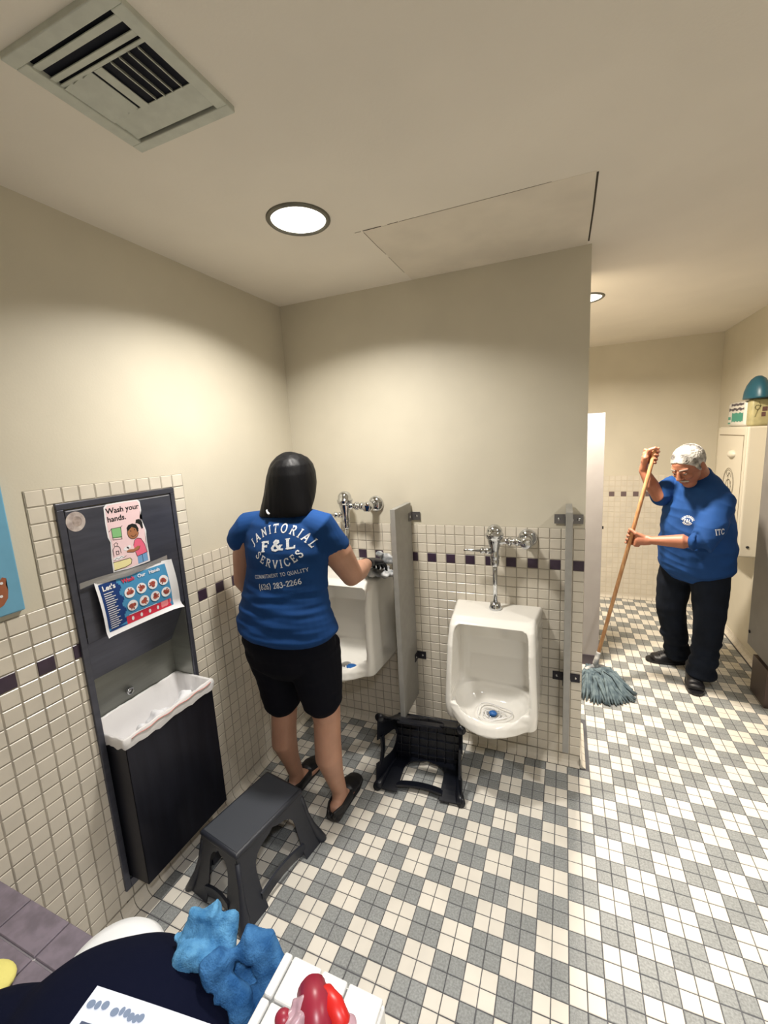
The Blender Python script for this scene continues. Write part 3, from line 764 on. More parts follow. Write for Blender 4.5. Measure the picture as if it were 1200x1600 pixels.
# ------------------------------------------------------------------ urinals
def urinal(cx, top, label, screen):
    t = empty('urinal', (cx, 0, top - 0.5), label, 'urinal', 'wall urinals')
    def prof(pts, x0, x1, bm, xt=None):
        A = [bm.verts.new((x0, y, z)) for y, z in pts]; B = [bm.verts.new((x1, y, z)) for y, z in pts]
        bm.faces.new(A); bm.faces.new(B)
        for i in range(len(pts)): bm.faces.new((A[i], A[(i + 1) % len(pts)], B[(i + 1) % len(pts)], B[i]))
        bmesh.ops.recalc_face_normals(bm, faces=bm.faces)
    T = top
    # body: stacked horizontal sections
    def sect(z, wb, wf, d, rf, lip=0.0, n=9):
        P_ = [(-wb, 0.0)]
        for i in range(n + 1):
            a = PI / 2 * i / n; P_.append((-wf + rf - rf * math.cos(a), -d + rf - rf * math.sin(a)))
        R_ = [(-x, y) for x, y in reversed(P_)]
        L_ = P_ + [((-wf + rf) + (2 * (wf - rf)) * i / 8, -d - lip * math.sin(PI * i / 8) ** 0.8) for i in range(1, 8)] + R_
        return [(cx + x, y, z) for x, y in L_]
    bm = bmesh.new(); rings = []
    for z, wb, wf, d, rf, lip in ((T, .205, .185, .205, .03, 0), (T - .010, .213, .190, .232, .03, 0), (T - .03, .214, .193, .258, .03, 0), (T - .06, .214, .195, .274, .03, 0), (T - .12, .214, .198, .296, .03, 0),
                                  (T - .25, .215, .203, .312, .03, 0), (T - .36, .215, .208, .320, .03, 0.006), (T - .40, .215, .209, .322, .03, 0.035), (T - .43, .215, .208, .322, .035, 0.068),
                                  (T - .465, .213, .205, .318, .04, 0.085), (T - .485, .205, .190, .295, .06, 0.09), (T - .51, .19, .17, .25, .08, .09), (T - .54, .165, .14, .19, .08, .06), (T - .56, .13, .11, .13, .06, .02)):
        rings.append([bm.verts.new(p) for p in sect(z, wb, wf, d, rf, lip)])
    bridge(bm, rings)
    bmesh.ops.recalc_face_normals(bm, faces=bm.faces)
    me = bpy.data.meshes.new('b'); bm.to_mesh(me); bm.free(); body = bpy.data.objects.new('b', me); C.objects.link(body)
    # cavity
    bm = bmesh.new(); rings = []
    for z, w, yb, yf in ((T - .026, .140, -.19, -.5), (T - .034, .158, -.150, -.5), (T - .060, .166, -.115, -.5), (T - .16, .168, -.075, -.5), (T - .25, .172, -.075, -.5),
                         (T - .33, .174, -.085, -.5), (T - .385, .174, -.10, -.5)):
        r_ = 0.05; P_ = [(-w, yf)]
        for i in range(9):
            a = PI / 2 * i / 8; P_.append((-w + r_ - r_ * math.cos(a), yb - r_ + r_ * math.sin(a)))
        R_ = P_ + [(-x, y) for x, y in reversed(P_)]
        rings.append([bm.verts.new((cx + x, y, z)) for x, y in R_])
    bridge(bm, rings); bmesh.ops.recalc_face_normals(bm, faces=bm.faces)
    me2 = bpy.data.meshes.new('c'); bm.to_mesh(me2); bm.free(); cav = bpy.data.objects.new('c', me2); C.objects.link(cav)
    # the bowl: below, an open scoop whose rim falls from the shields to the lip
    bm = bmesh.new(); rings = []
    zs = [(T - .380, 1.0), (T - .405, .96), (T - .432, .86), (T - .455, .70), (T - .472, .46), (T - .478, .1)]
    for z, s_ in zs:
        rings.append([bm.verts.new((cx + 0.172 * s_ * math.copysign(abs(math.cos(a)) ** 0.75, math.cos(a)), -.225 + (0.125 if math.sin(a) > 0 else 0.150) * s_ * math.copysign(abs(math.sin(a)) ** 0.85, math.sin(a)), z)) for a in [2 * PI * i / 36 for i in range(36)]])
    bridge(bm, rings); bmesh.ops.recalc_face_normals(bm, faces=bm.faces)
    me3 = bpy.data.meshes.new('d'); bm.to_mesh(me3); bm.free(); bowl = bpy.data.objects.new('d', me3); C.objects.link(bowl)
    # wedge that lowers the front rim: everything in front between the shields above the lip line
    bm = bmesh.new()
    n = 16; A = []; B = []; A2 = []; B2 = []
    for i in range(n + 1):
        x = -.176 + .352 * i / n; zz = T - .372 - 0.062 * (1 - abs(x / .176) ** 1.7)
        A.append(bm.verts.new((cx + x, -.20, zz + 0.03))); B.append(bm.verts.new((cx + x, -.55, zz)))
        A2.append(bm.verts.new((cx + x, -.20, T - .34))); B2.append(bm.verts.new((cx + x, -.55, T - .34)))
    for i in range(n):
        bm.faces.new((A[i], A[i + 1], B[i + 1], B[i])); bm.faces.new((A2[i], B2[i], B2[i + 1], A2[i + 1]))
        bm.faces.new((A[i], A2[i], A2[i + 1], A[i + 1])); bm.faces.new((B[i], B[i + 1], B2[i + 1], B2[i]))
    bm.faces.new((A[0], B[0], B2[0], A2[0])); bm.faces.new((A[n], A2[n], B2[n], B[n])); bmesh.ops.recalc_face_normals(bm, faces=bm.faces)
    me4 = bpy.data.meshes.new('e'); bm.to_mesh(me4); bm.free(); wed = bpy.data.objects.new('e', me4); C.objects.link(wed)
    for k_ in (cav, bowl, wed):
        b = body.modifiers.new('b', 'BOOLEAN'); b.object = k_; b.operation = 'DIFFERENCE'; b.solver = 'EXACT'
    r_ = body.modifiers.new('r', 'REMESH'); r_.mode = 'VOXEL'; r_.voxel_size = 0.0042
    s_ = body.modifiers.new('s', 'SMOOTH'); s_.iterations = 9; s_.factor = .5
    me5 = bpy.data.meshes.new_from_object(body.evaluated_get(bpy.context.evaluated_depsgraph_get()))
    for o in (body, cav, bowl, wed): bpy.data.objects.remove(o)
    me5.name = 'basin'; link('basin', me5, M_porc, t, True)
    bm = bmesh.new(); add_lathe(bm, (cx, -.225, T - .476), (0, 0, 1), [(0, 0.028), (0.003, 0.028), (0.004, 0.02), (0.002, 0.0)], 20); bm_obj('drain', bm, M_chrome, t, True)
    box('maker_mark', cx - .155, cx - .125, -0.030, -0.026, T - .001, T + .0006, mat('faint_mark', (200, 196, 190), .4), t)
    if screen:
        sc = empty('urinal_screen', (cx, -.23, T - .472), 'white plastic urinal screen lying in the right urinal', 'urinal screen')
        bm = bmesh.new()
        def ringpts(r_, w, z): return [(cx + 0.004 + (r_ + w * math.cos(3 * a)) * math.cos(a) * 1.15, -.235 + (r_ + w * math.cos(3 * a)) * math.sin(a) * 0.9, T + z + 0.006 * math.cos(2 * a)) for a in [i * 2 * PI / 36 for i in range(37)]]
        add_tube(bm, ringpts(0.068, 0.010, -.452), 0.0026, 6); add_tube(bm, ringpts(0.046, 0.006, -.464), 0.0022, 6); add_tube(bm, ringpts(0.030, 0.0, -.468), 0.003, 6)
        for q in range(12):
            a = q * PI / 6; add_tube(bm, [(cx + .004 + 0.020 * math.cos(a), -.235 + .018 * math.sin(a), T - .470), (cx + .004 + 0.046 * math.cos(a), -.235 + .04 * math.sin(a), T - .464)], 0.0014, 5)
        bm_obj('mesh_rings', bm, M_urscreen, sc, True)
        bm = bmesh.new(); add_ell(bm, (cx + .004, -.232, T - .463), (0.019, 0.016, 0.011)); bm_obj('deodorant_block', bm, M_urblue, sc, True)
    else:
        bm = bmesh.new(); add_lathe(bm, (cx + 0.07, -.285, T - .452), (0.05, -.1, 1), [(0, 0), (0, .022), (.010, .024), (.014, .018), (.014, 0)], 24, 1.25)
        tag(bm_obj('urinal_block', bm, M_urblue, None, True), 'blue deodoriser block in the left urinal', 'deodoriser block')
    return t
urinal(0.367, 0.826, 'white porcelain urinal on the right with a clear rim and a blue drain block', True)
urinal(-0.413, 0.956, 'white porcelain urinal on the left, mounted higher, being cleaned by the woman', False)

def flush_valve(cx, zc_, top, label):
    """cx: tail pipe centre, zc_: height of the supply, top: top of urinal"""
    y = -0.085
    t = empty('flush_valve', (cx, y, top), label, 'flush valve', 'chrome flush valves')
    bm = bmesh.new()
    add_lathe(bm, (cx, y, top - 0.003), (0, 0, 1), [(0, .024), (.006, .030), (.012, .031), (.024, .026), (.034, .024), (.036, .016), (.040, .0105)], 24)
    bm_obj('spud_flange', bm, M_chrome, t, True)
    bm = bmesh.new()
    add_lathe(bm, (cx, y, top + .03), (0, 0, 1), [(0, .0105), (zc_ - .075 - top - .03, .0115)], 20)
    bm_obj('flush_tube', bm, M_chrome, t, True)
    bm = bmesh.new()
    add_lathe(bm, (cx, y, zc_ - .125), (0, 0, 1), [(0, .0135), (.01, .020), (.032, .021), (.036, .018), (.042, .022), (.060, .023), (.066, .020), (.085, .021), (.105, .027), (.130, .033), (.140, .034),
                                                   (.143, .040), (.158, .043), (.163, .043), (.166, .037), (.182, .036), (.197, .028), (.206, .014), (.208, 0)], 28)
    bm_obj('valve_body', bm, M_chrome, t, True)
    bm = bmesh.new(); zh = zc_ - .047
    add_lathe(bm, (cx - .015, y, zh), (-1, -0.05, 0), [(0, .014), (.012, .014), (.014, .017), (.024, .017), (.026, .013), (.036, .012), (.040, .016), (.050, .016), (.054, .009), (.058, .0066), (.120, .0062), (.132, .0066), (.134, .003)], 18)
    bm_obj('handle', bm, M_chrome, t, True)
    sx = cx + 0.145
    bm = bmesh.new(); zs_ = zc_ + .003
    add_lathe(bm, (cx + .01, y, zs_), (1, 0, 0), [(0, .019), (.03, .018), (.034, .014), (.052, .014), (.054, .022), (.066, .022), (.068, .016), (.085, .016), (.087, .021), (.100, .021), (.102, .018), (.135, .018)], 20)
    bm_obj('supply_arm', bm, M_chrome, t, True)
    bm = bmesh.new()
    add_lathe(bm, (sx, y - .045, zs_), (0, 1, 0), [(0, .0), (0, .019), (.003, .024), (.020, .027), (.045, .027), (.055, .021), (.085, .020), (.128, .020)], 24)
    bm_obj('control_stop', bm, M_chrome, t, True)
    bm = bmesh.new(); add_lathe(bm, (sx, -0.0002, zs_), (0, -1, 0), [(0, .044), (.004, .044), (.012, .040), (.022, .030), (.026, .020)], 28)
    bm_obj('escutcheon', bm, M_chrome, t, True)
flush_valve(0.366, 1.165, 0.826, 'chrome flush valve above the right urinal, side handle to the left')
flush_valve(-0.425, 1.325, 0.956, 'chrome flush valve beside the woman, above the left urinal')

# ------------------------------------------------------------------ urinal partitions
def partition(x0, label, yd):
    t = empty('urinal_partition', (x0, 0, 0.24), label, 'partition', 'grey urinal partitions')
    box('panel', x0 - .013, x0 + .013, -yd, -0.008, 0.24, 1.338, M_part, t, 0.0015)
    for z in (1.265, 0.475):
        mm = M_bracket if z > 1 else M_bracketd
        bm = bmesh.new()
        add_box(bm, x0 - .062, x0 + .062, -0.0045, -0.001, z - .022, z + .022, 0.001)
        add_box(bm, x0 - .0165, x0 - .0135, -0.052, -0.002, z - .022, z + .022, 0.001)
        add_box(bm, x0 + .0135, x0 + .0165, -0.052, -0.002, z - .022, z + .022, 0.001)
        b = bm_obj('bracket', bm, mm, t)
        bm = bmesh.new()
        for dx in (-.042, .042): add_lathe(bm, (x0 + dx, -.0045, z), (0, -1, 0), [(0, .007), (.002, .006), (.004, 0)], 12)
        add_lathe(bm, (x0 + .0165, -.034, z), (1, 0, 0), [(0, .007), (.002, .006), (.004, 0)], 12)
        bm_obj('screw', bm, M_chrome, b, True)
partition(-0.090, 'grey partition panel between the two urinals', 0.235)
partition(0.691, 'grey partition panel seen edge-on at the wall end, right of the right urinal', 0.24)

# ------------------------------------------------------------------ stall pieces in the far room
st1 = empty('stall_pilaster', (0.72, 1.04, 0), 'pale tall stall pilaster just behind the wall edge', 'stall partition')
box('panel', 0.52, 0.912, 1.03, 1.058, 0.075, 1.768, M_pil, st1, 0.001)
box('shoe', 0.518, 0.914, 1.026, 1.062, 0.0, 0.078, mat('dark_shoe', (86, 80, 88), .35, .6), st1, 0.002)
box('strike', 0.9125, 0.921, 1.036, 1.052, 0.998, 1.016, M_blk, st1, 0.001)
st2 = empty('stall_door', (1.775, 0.3, 0), 'slate grey stall door at the right edge beside the man', 'stall partition')
box('panel', 1.766, 1.790, -0.6, 1.08, 0.275, 1.78, M_darkpart, st2, 0.0015)
bm = bmesh.new(); add_lathe(bm, (1.766, 1.06, 0.36), (-1, 0, 0), [(0, .010), (.004, .010), (.005, 0)], 14); bm_obj('hinge_bolt', bm, M_bracketd, st2, True)
st3 = empty('stall_pilaster', (1.83, 0.97, 0), 'brown metal footed pilaster under the door at the right edge', 'stall partition')
box('panel', 1.797, 1.822, 0.84, 1.0, 0.05, 1.78, M_darkpart, st3, 0.0015)
box('shoe', 1.772, 1.860, 0.80, 1.0, 0.0, 0.24, mat('brown_shoe', (92, 78, 74), .35, .5), st3, 0.003)

# wall cabinet with its things on top
cab = empty('wall_cabinet', (1.85, 1.70, 1.2), 'tall cream enamel wall cabinet with a round emblem behind the man', 'wall cabinet')
XC = 1.790; CYa, CYb, CZ0, CZ1 = 1.427, 2.0, 0.74, 1.632
bm = bmesh.new(); add_box(bm, XC, XR, CYa, CYb, CZ0, CZ1, 0.012, 3); bm_obj('body', bm, M_cab, cab)
bm = bmesh.new()
add_box(bm, XC - .006, XC + .004, CYa + .012, CYb - .012, CZ0 + .015, CZ1 - .008, 0.004); bm_obj('door', bm, M_cab, cab)
bm = bmesh.new()
for (a, b, c, d) in ((CYa + .04, CYb - .05, CZ1 - .062, CZ1 - .056), (CYa + .04, CYa + .045, 0.80, CZ1 - .056)): add_box(bm, XC - .0075, XC - .005, a, b, c, d)
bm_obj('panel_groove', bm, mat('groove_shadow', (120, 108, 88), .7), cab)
bm = bmesh.new(); add_ell(bm, (XC - .004, 1.66, 1.44), (.03, .062, .03)); hb = bm_obj('handle', bm, M_cab, cab, True)
def PC(u, v, l): return Vector((XC - 0.007 - l, 1.70 + u, 1.225 + v))
em = []
for r_ in (0.108, 0.096): em += stroke(circ(0, 0, r_, 40, r_ * 1.02) + [(r_, 0)], 0.004)
em += stroke([(-.05, .05), (-.02, .08), (.02, .05), (.05, .08)], .006) + stroke([(-.06, -.02), (-.02, .03), (.03, .02), (.06, -.03)], .006) + stroke([(-.03, -.07), (0, -.02), (.04, -.06)], .006) + stroke([(-.05, .02), (-.05, -.05), (.0, -.08)], .005) + stroke([(0, .08), (.01, .02), (0, -.06)], .005)
poly_obj('emblem', em, PC, mat('grey_emblem_ink', (112, 104, 88), .6), cab, 0.0004)
bm = bmesh.new(); add_lathe(bm, (1.84, CYa, 0.815), (0, -1, 0), [(0, .009), (.004, .009), (.005, 0)], 14); bm_obj('side_lock', bm, M_blk, cab, True)

pk = empty('tissue_pack', (1.85, 1.69, CZ1), 'white wrapped tissue pack with green and dark print on the wall cabinet', 'tissue pack')
bm = bmesh.new()
vs_ = add_box(bm, 1.797, 1.895, 1.53, 1.86, CZ1, CZ1 + .172, 0.022, 3)
bm_obj('wrapping', bm, M_wrap, pk, True)
def PP(u, v, l): return Vector((1.7965 - l, 1.53 + u, CZ1 + v))
def wav(u0, u1, v0, v1, a=0.006, n=14): return [(u0 + (u1 - u0) * i / n, v0 + a * math.sin(i * 1.7)) for i in range(n + 1)] + [(u1 - (u1 - u0) * i / n, v1 + a * math.sin(i * 1.3 + 1)) for i in range(n + 1)]
poly_obj('green_print', [wav(.03, .24, .035, .095, .004), rect(.26, .02, .31, .03), rect(.26, .05, .31, .07)], PP, M_green, pk, 0.0005)
poly_obj('dark_print', [wav(.02, .30, .112, .128, .005), wav(.03, .26, .145, .160, .003)], PP, M_wrapd, pk, 0.0006)
pk2 = empty('tissue_pack', (1.855, 1.475, CZ1), 'yellowed clear pack with brown squares on the near end of the wall cabinet', 'tissue pack')
bm = bmesh.new(); add_box(bm, 1.800, 1.903, 1.43, 1.522, CZ1, CZ1 + .178, 0.018, 3); bm_obj('wrapping', bm, M_wrapy, pk2, True)
def PQ(u, v, l): return Vector((1.80 + u, 1.4295 - l, CZ1 + v))
poly_obj('brown_squares', [rect(.055, .095, .082, .122), rect(.052, .060, .074, .088)], PQ, M_brown, pk2, 0.0005)
poly_obj('faint_figure', stroke([(.02, .06), (.03, .10), (.045, .13), (.035, .155)], .006) + stroke(circ(.03, .12, .014, 14), .004), PQ, mat('faint_olive', (140, 132, 92), .6), pk2, 0.0005)
tb = empty('teal_bowl', (1.84, 1.48, CZ1 + .178), 'teal plastic bowl turned upside down on the packs', 'bowl')
bm = bmesh.new(); add_lathe(bm, (1.836, 1.475, CZ1 + .178), (0, 0, 1), [(0, .060), (0.0, .0665), (.01, .0665), (.05, .063), (.09, .052), (.125, .034), (.142, .016), (.146, 0)], 32, 1.0)
bmesh.ops.scale(bm, vec=(1.0, 1.9, 1.0), space=Matrix.Translation((-1.836, -1.475, 0)), verts=bm.verts)
bm_obj('shell', bm, M_teal, tb, True)

# ------------------------------------------------------------------ step stools
def stool(M, mt, label, mat_top=None):
    """local frame: length along x (seat .34 x .22), height .235; M places it"""
    root = empty('step_stool', M.translation, label, 'step stool', 'plastic step stools')
    H = 0.235; tl_, tw = 0.168, 0.108; bl_, bw = 0.212, 0.172
    def P(x, y, z): return M @ Vector((x, y, z))
    # seat slab
    bm = bmesh.new(); add_box(bm, -tl_, tl_, -tw, tw, H - .022, H, 0.009, 3, M=None)
    bmesh.ops.transform(bm, matrix=M, verts=bm.verts); bm_obj('seat', bm, mt, root, True)
    bm = bmesh.new(); add_box(bm, -tl_ + .012, tl_ - .012, -tw + .012, tw - .012, H - .001, H + .0012, 0.0008, 1); bmesh.ops.transform(bm, matrix=M, verts=bm.verts); bm_obj('grip_mat', bm, mat_top or mt, root)
    # underside ribs
    for i in range(7):
        x = -tl_ + .03 + i * (2 * tl_ - .06) / 6
        bm = bmesh.new(); add_box(bm, x - .0015, x + .0015, -tw + .006, tw - .006, H - .036, H - .020); bmesh.ops.transform(bm, matrix=M, verts=bm.verts); bm_obj('rib', bm, mt, root)
    for i in range(5):
        y = -tw + .03 + i * (2 * tw - .06) / 4
        bm = bmesh.new(); add_box(bm, -tl_ + .006, tl_ - .006, y - .0015, y + .0015, H - .034, H - .020); bmesh.ops.transform(bm, matrix=M, verts=bm.verts); bm_obj('rib', bm, mt, root)
    # four side panels, each an arch with a big opening
    def panel(ax, sgn):
        n = 18; th = .004
        def corner_(s, z):
            """half-width of the panel at height z, and its offset from the centre"""
            f = max(0.0, 1 - z / (H - .004)); fl = 0.35 * f + 0.65 * f ** 2.4
            if ax == 'x': return (tl_ - .006) + (bl_ - tl_) * fl, (tw - .004) + (bw - tw) * fl
            return (tw - .006) + (bw - tw) * fl, (tl_ - .004) + (bl_ - tl_) * fl
        bm = bmesh.new()
        zs = [0, .012, .03, .05, .075, .10, .125, .15, .17, .185, .195, .205, .215, .231]
        grid = []
        for z in zs:
            hw, off = corner_(0, z)
            # the opening: arch from the floor edge up
            top_ = 0.196
            if z >= top_: op = None
            else:
                base = (0.60 if ax == 'x' else 0.50) * (tl_ if ax == 'x' else tw)
                op = base * (1 - max(0, (z - .12) / (top_ - .12)) ** 2.6) ** 0.5
                lowbar = (.022, .052) if True else None
            row = []
            for l_ in (0, 1):
                o_ = off - l_ * th
                row.append([(hw, o_), (op, o_)])
            grid.append((z, hw, off, op))
        def pt(u, o_, z):
            return P(u, sgn * o_, z) if ax == 'x' else P(sgn * o_, u, z)
        for s in (-1, 1):
            R_ = []
            for z, hw, off, op in grid:
                inn = op if op is not None else 0.0
                R_.append([bm.verts.new(pt(s * hw, off, z)), bm.verts.new(pt(s * inn, off, z)), bm.verts.new(pt(s * inn, off - th, z)), bm.verts.new(pt(s * (hw - th), off - th, z))])
            bridge(bm, R_)
        # the low bar joining the legs
        R_ = []
        for i in range(n + 1):
            u = -1 + 2 * i / n
            z0 = 0.014 + 0.012 * (1 - u * u); z1 = z0 + 0.040
            hw, off = corner_(0, (z0 + z1) / 2)
            base = (0.66 if ax == 'x' else 0.62) * (tl_ if ax == 'x' else tw)
            R_.append([bm.verts.new(pt(u * base, off + .002, z0)), bm.verts.new(pt(u * base, off + .002, z1)), bm.verts.new(pt(u * base, off - .008, z1)), bm.verts.new(pt(u * base, off - .008, z0))])
        bridge(bm, R_)
        bmesh.ops.remove_doubles(bm, verts=bm.verts, dist=0.0002)
        o = bm_obj('side_panel', bm, mt, root, False)
    for ax in 'xy':
        for s in (-1, 1): panel(ax, s)
    for sx_ in (-1, 1):
        for sy_ in (-1, 1):
            bm = bmesh.new()
            rr = []
            for z, r_ in ((0.0, .019), (0.006, .022), (.03, .020), (.07, .013), (.12, .010), (.2, .009)):
                f = 1 - z / H; fl = 0.35 * f + 0.65 * f ** 2.4
                c = (sx_ * (tl_ - .010 + (bl_ - tl_) * fl), sy_ * (tw - .010 + (bw - tw) * fl))
                rr.append([bm.verts.new(P(c[0] + r_ * math.cos(a), c[1] + r_ * math.sin(a), z)) for a in [2 * PI * q / 14 for q in range(14)]])
            bridge(bm, rr); bm_obj('leg', bm, mt, root, True)
    return root
# upright stool beside the dispenser: seat centre from the photo
a1 = math.atan2(0.335, 0.057)
M1 = Matrix.Translation((-0.460, -0.950, 0)) @ Matrix.Rotation(a1, 4, 'Z') @ Matrix.Diagonal((1, 0.98, 1.06, 1))
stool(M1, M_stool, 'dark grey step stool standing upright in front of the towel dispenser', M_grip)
# stool lying on its long side, underside to the room
M2 = Matrix.Translation((0.050, -0.415, 0.178)) @ Matrix.Rotation(math.radians(5), 4, 'Z') @ Matrix.Rotation(math.radians(-90 - 14.3), 4, 'X')
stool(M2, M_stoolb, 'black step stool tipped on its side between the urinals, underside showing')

# ------------------------------------------------------------------ hands
def dirv(p, q): return (Vector(q) - Vector(p)).normalized()
def grip_hand(bm, P, axis, out, wrist, pr=0.012, sc=1.0, flip=1):
    """closed hand round a pole: P on the pole axis, out = side where the palm sits, axis = from little finger to index"""
    P = Vector(P); a = Vector(axis).normalized(); o = Vector(out); o = (o - a * o.dot(a)).normalized(); t = a.cross(o) * flip
    fr = 0.0085 * sc; R = pr + fr * 0.9
    for i, (off, reach, r_) in enumerate(((0.033, 235, 1.0), (0.0115, 250, 1.05), (-0.010, 242, 1.0), (-0.030, 220, 0.88))):
        base = P + a * off * sc
        pts = []
        knuck = base + o * (R + 0.022 * sc) + t * 0.022 * sc
        pts.append(base + o * (R + 0.030 * sc) - t * 0.012 * sc)
        pts.append(knuck)
        for k in range(7):
            th = math.radians(40 + (reach - 40) * k / 6)
            pts.append(base + (o * math.cos(th) + t * math.sin(th)) * R * (1.0 + 0.25 * max(0, 1 - k / 2)))
        n = len(pts)
        add_limb(bm, [(p, fr * r_ * (1.12 - 0.28 * q / n), fr * r_ * (1.12 - 0.28 * q / n)) for q, p in enumerate(pts)], 10)
    # palm
    pc = P + o * (R + 0.016 * sc)
    add_limb(bm, [(P + a * 0.036 * sc + o * (R + 0.014 * sc), 0.020 * sc, 0.011 * sc, t), (pc, 0.030 * sc, 0.014 * sc, t), (P - a * 0.034 * sc + o * (R + 0.016 * sc), 0.024 * sc, 0.012 * sc, t)], 16)
    w = Vector(wrist)
    add_limb(bm, [(pc - t * 0.012 * sc, 0.030 * sc, 0.018 * sc, a), (pc * 0.45 + w * 0.55, 0.030 * sc, 0.020 * sc, a), (w, 0.026 * sc, 0.021 * sc, a)], 18)
    # thumb: leaves the side of the palm near the wrist, closes over the other side
    b0 = pc * 0.62 + w * 0.38 + a * 0.018 * sc - t * 0.006 * sc
    tp = [b0, P + o * (R * 0.9 + .006) - t * (R * 0.8 + 0.012) + a * 0.034 * sc, P - t * (R + 0.004) + a * 0.048 * sc - o * 0.004, P - t * (R * .55) - o * (R * .85) + a * 0.050 * sc]
    add_limb(bm, [(tp[0], .015 * sc, .015 * sc), (tp[1], .0115 * sc, .0115 * sc), (tp[2], .0100 * sc, .0100 * sc), (tp[3], .0088 * sc, .0088 * sc)], 12)

def open_hand(bm, wrist, palm, fdir, normal, thumb, curl=0.5, sc=1.0):
    """relaxed hand: fingers leave the end of the palm along fdir and curl towards -normal"""
    w = Vector(wrist); pc = Vector(palm); f = Vector(fdir).normalized(); n = Vector(normal); n = (n - f * n.dot(f)).normalized(); t = Vector(thumb); t = (t - f * t.dot(f) - n * t.dot(n)).normalized()
    add_limb(bm, [(w, .026 * sc, .019 * sc, t), (pc * .5 + w * .5, .034 * sc, .016 * sc, t), (pc + f * .028 * sc, .040 * sc, .013 * sc, t)], 18)
    for off, L, r_ in ((.030, .070, .95), (.010, .078, 1.0), (-.010, .073, .96), (-.029, .058, .84)):
        p = pc + f * .030 * sc + t * off * sc; pts = [(p - f * .02, .0095 * sc * r_, .0095 * sc * r_)]; d = f + t * off * 2.0; ang = 0
        for k in range(4):
            pts.append((p, .0092 * sc * r_ * (1 - .07 * k), .0092 * sc * r_ * (1 - .07 * k)))
            ang += curl; d2 = d * math.cos(ang) - n * math.sin(ang); p = p + d2.normalized() * L * sc * (.42, .32, .26)[min(k, 2)]
        add_limb(bm, pts, 10)
    b = w * .55 + pc * .45 + t * .024 * sc
    add_limb(bm, [(b, .014 * sc, .014 * sc), (b + (t * .7 + f * .6) * .036 * sc - n * .006, .0115 * sc, .0115 * sc), (b + (t * .75 + f * 1.25) * .048 * sc - n * .016, .0095 * sc, .0095 * sc)], 12)

def foldnoise(sy, amp, zc_=None, zr=1):
    def f(p):
        a = 1.0
        if zc_ is not None: a = max(0.15, 1 - abs(p.z - zc_) / zr)
        v = noise.noise(Vector((p.x * 5, p.y * 5, p.z * sy))) + 0.5 * noise.noise(Vector((p.x * 9 + 5, p.y * 9, p.z * sy * 1.9)))
        return amp * a * v
    return f

# ------------------------------------------------------------------ the woman
WX = -0.405
wo = empty('person', (-0.39, -0.6, 0), 'person with long black hair, blue T-shirt and black shorts wiping the left urinal', 'person')
bm = bmesh.new()
# head and face (face towards the wall)
HC = Vector((-0.366, -0.60, 1.515))
add_ell(bm, HC, (0.073, 0.092, 0.105)); add_ell(bm, HC + Vector((0, .025, -.055)), (0.052, 0.062, 0.055))
add_ell(bm, HC + Vector((.003, .098, -.022)), (0.011, 0.018, 0.018)); add_ell(bm, HC + Vector((.003, .084, -.058)), (0.022, 0.012, 0.008))
for s in (-1, 1): add_ell(bm, HC + Vector((s * .074, .005, -.02)), (0.008, 0.018, 0.028))
add_limb(bm, [(HC + Vector((0, -.015, -.07)), .050, .052), ((-0.372, -.64, 1.40), .054, .054), ((-0.38, -.66, 1.35), .075, .06)])
# torso under the clothes
add_limb(bm, [((-.385, -.665, 1.36), .13, .07, (1, 0, 0)), ((-.388, -.675, 1.26), .155, .095), ((-.395, -.685, 1.10), .150, .100), ((-.405, -.69, .98), .165, .105), ((-.41, -.685, .88), .18, .12), ((-.41, -.67, .80), .165, .11)], 28)
# legs
LH = Vector((-.495, -.665, .84)); RH = Vector((-.310, -.655, .84))
add_limb(bm, [(LH, .098, .105, (1, 0, 0)), ((-.500, -.655, .66), .085, .090), ((-.515, -.635, .48), .058, .062), ((-.520, -.645, .385), .055, .060), ((-.525, -.648, .31), .056, .061), ((-.525, -.615, .19), .038, .042), ((-.525, -.590, .10), .032, .037), ((-.525, -.585, .05), .032, .045)], 22)
add_limb(bm, [(RH, .098, .105, (1, 0, 0)), ((-.305, -.65, .68), .086, .090), ((-.285, -.640, .48), .059, .063), ((-.278, -.660, .385), .057, .061), ((-.275, -.668, .31), .058, .062), ((-.272, -.640, .19), .040, .044), ((-.270, -.615, .10), .033, .037), ((-.268, -.615, .05), .032, .045)], 22)
for a_, h_, t_ in (((-.525, -.585, .045), (-.525, -.630, .040), (-.505, -.44, .022)), ((-.268, -.620, .045), (-.266, -.672, .044), (-.268, -.470, .022))):
    add_limb(bm, [(h_, .030, .026, (1, 0, 0)), (a_, .034, .036), (Vector(a_) * .4 + Vector(t_) * .6, .040, .024), (t_, .036, .016)], 16)
# left arm hanging in front of the hip
SLW = Vector((-.570, -.665, 1.325)); EL = Vector((-.640, -.665, 1.085)); WL = Vector((-.605, -.545, .895))
add_limb(bm, [(SLW, .060, .060), (SLW * .5 + EL * .5 + Vector((-.01, 0, 0)), .053, .056), (EL, .043, .045), (EL * .6 + WL * .4, .041, .042), (WL, .027, .024)], 20)
open_hand(bm, WL, WL + Vector((.012, .035, -.050)), (.15, .35, -.95), (-1, 0.1, 0), (0, 1, .2), .35)
# right arm reaching to the urinal rim
SR = Vector((-.232, -.655, 1.335)); ER = Vector((-.172, -.525, 1.100)); WR = Vector((-.222, -.275, 1.075))
add_limb(bm, [(SR, .062, .062), (SR * .5 + ER * .5 + Vector((.012, -.012, 0)), .060, .062), (ER, .047, .050), (ER * .62 + WR * .38, .047, .047), (WR, .028, .026)], 20)
HP = Vector((-.232, -.195, 1.060))
add_limb(bm, [(WR, .027, .023), (HP, .030, .014)], 14)
remesh('body', bm, 0.0048, M_skin, wo, 5)
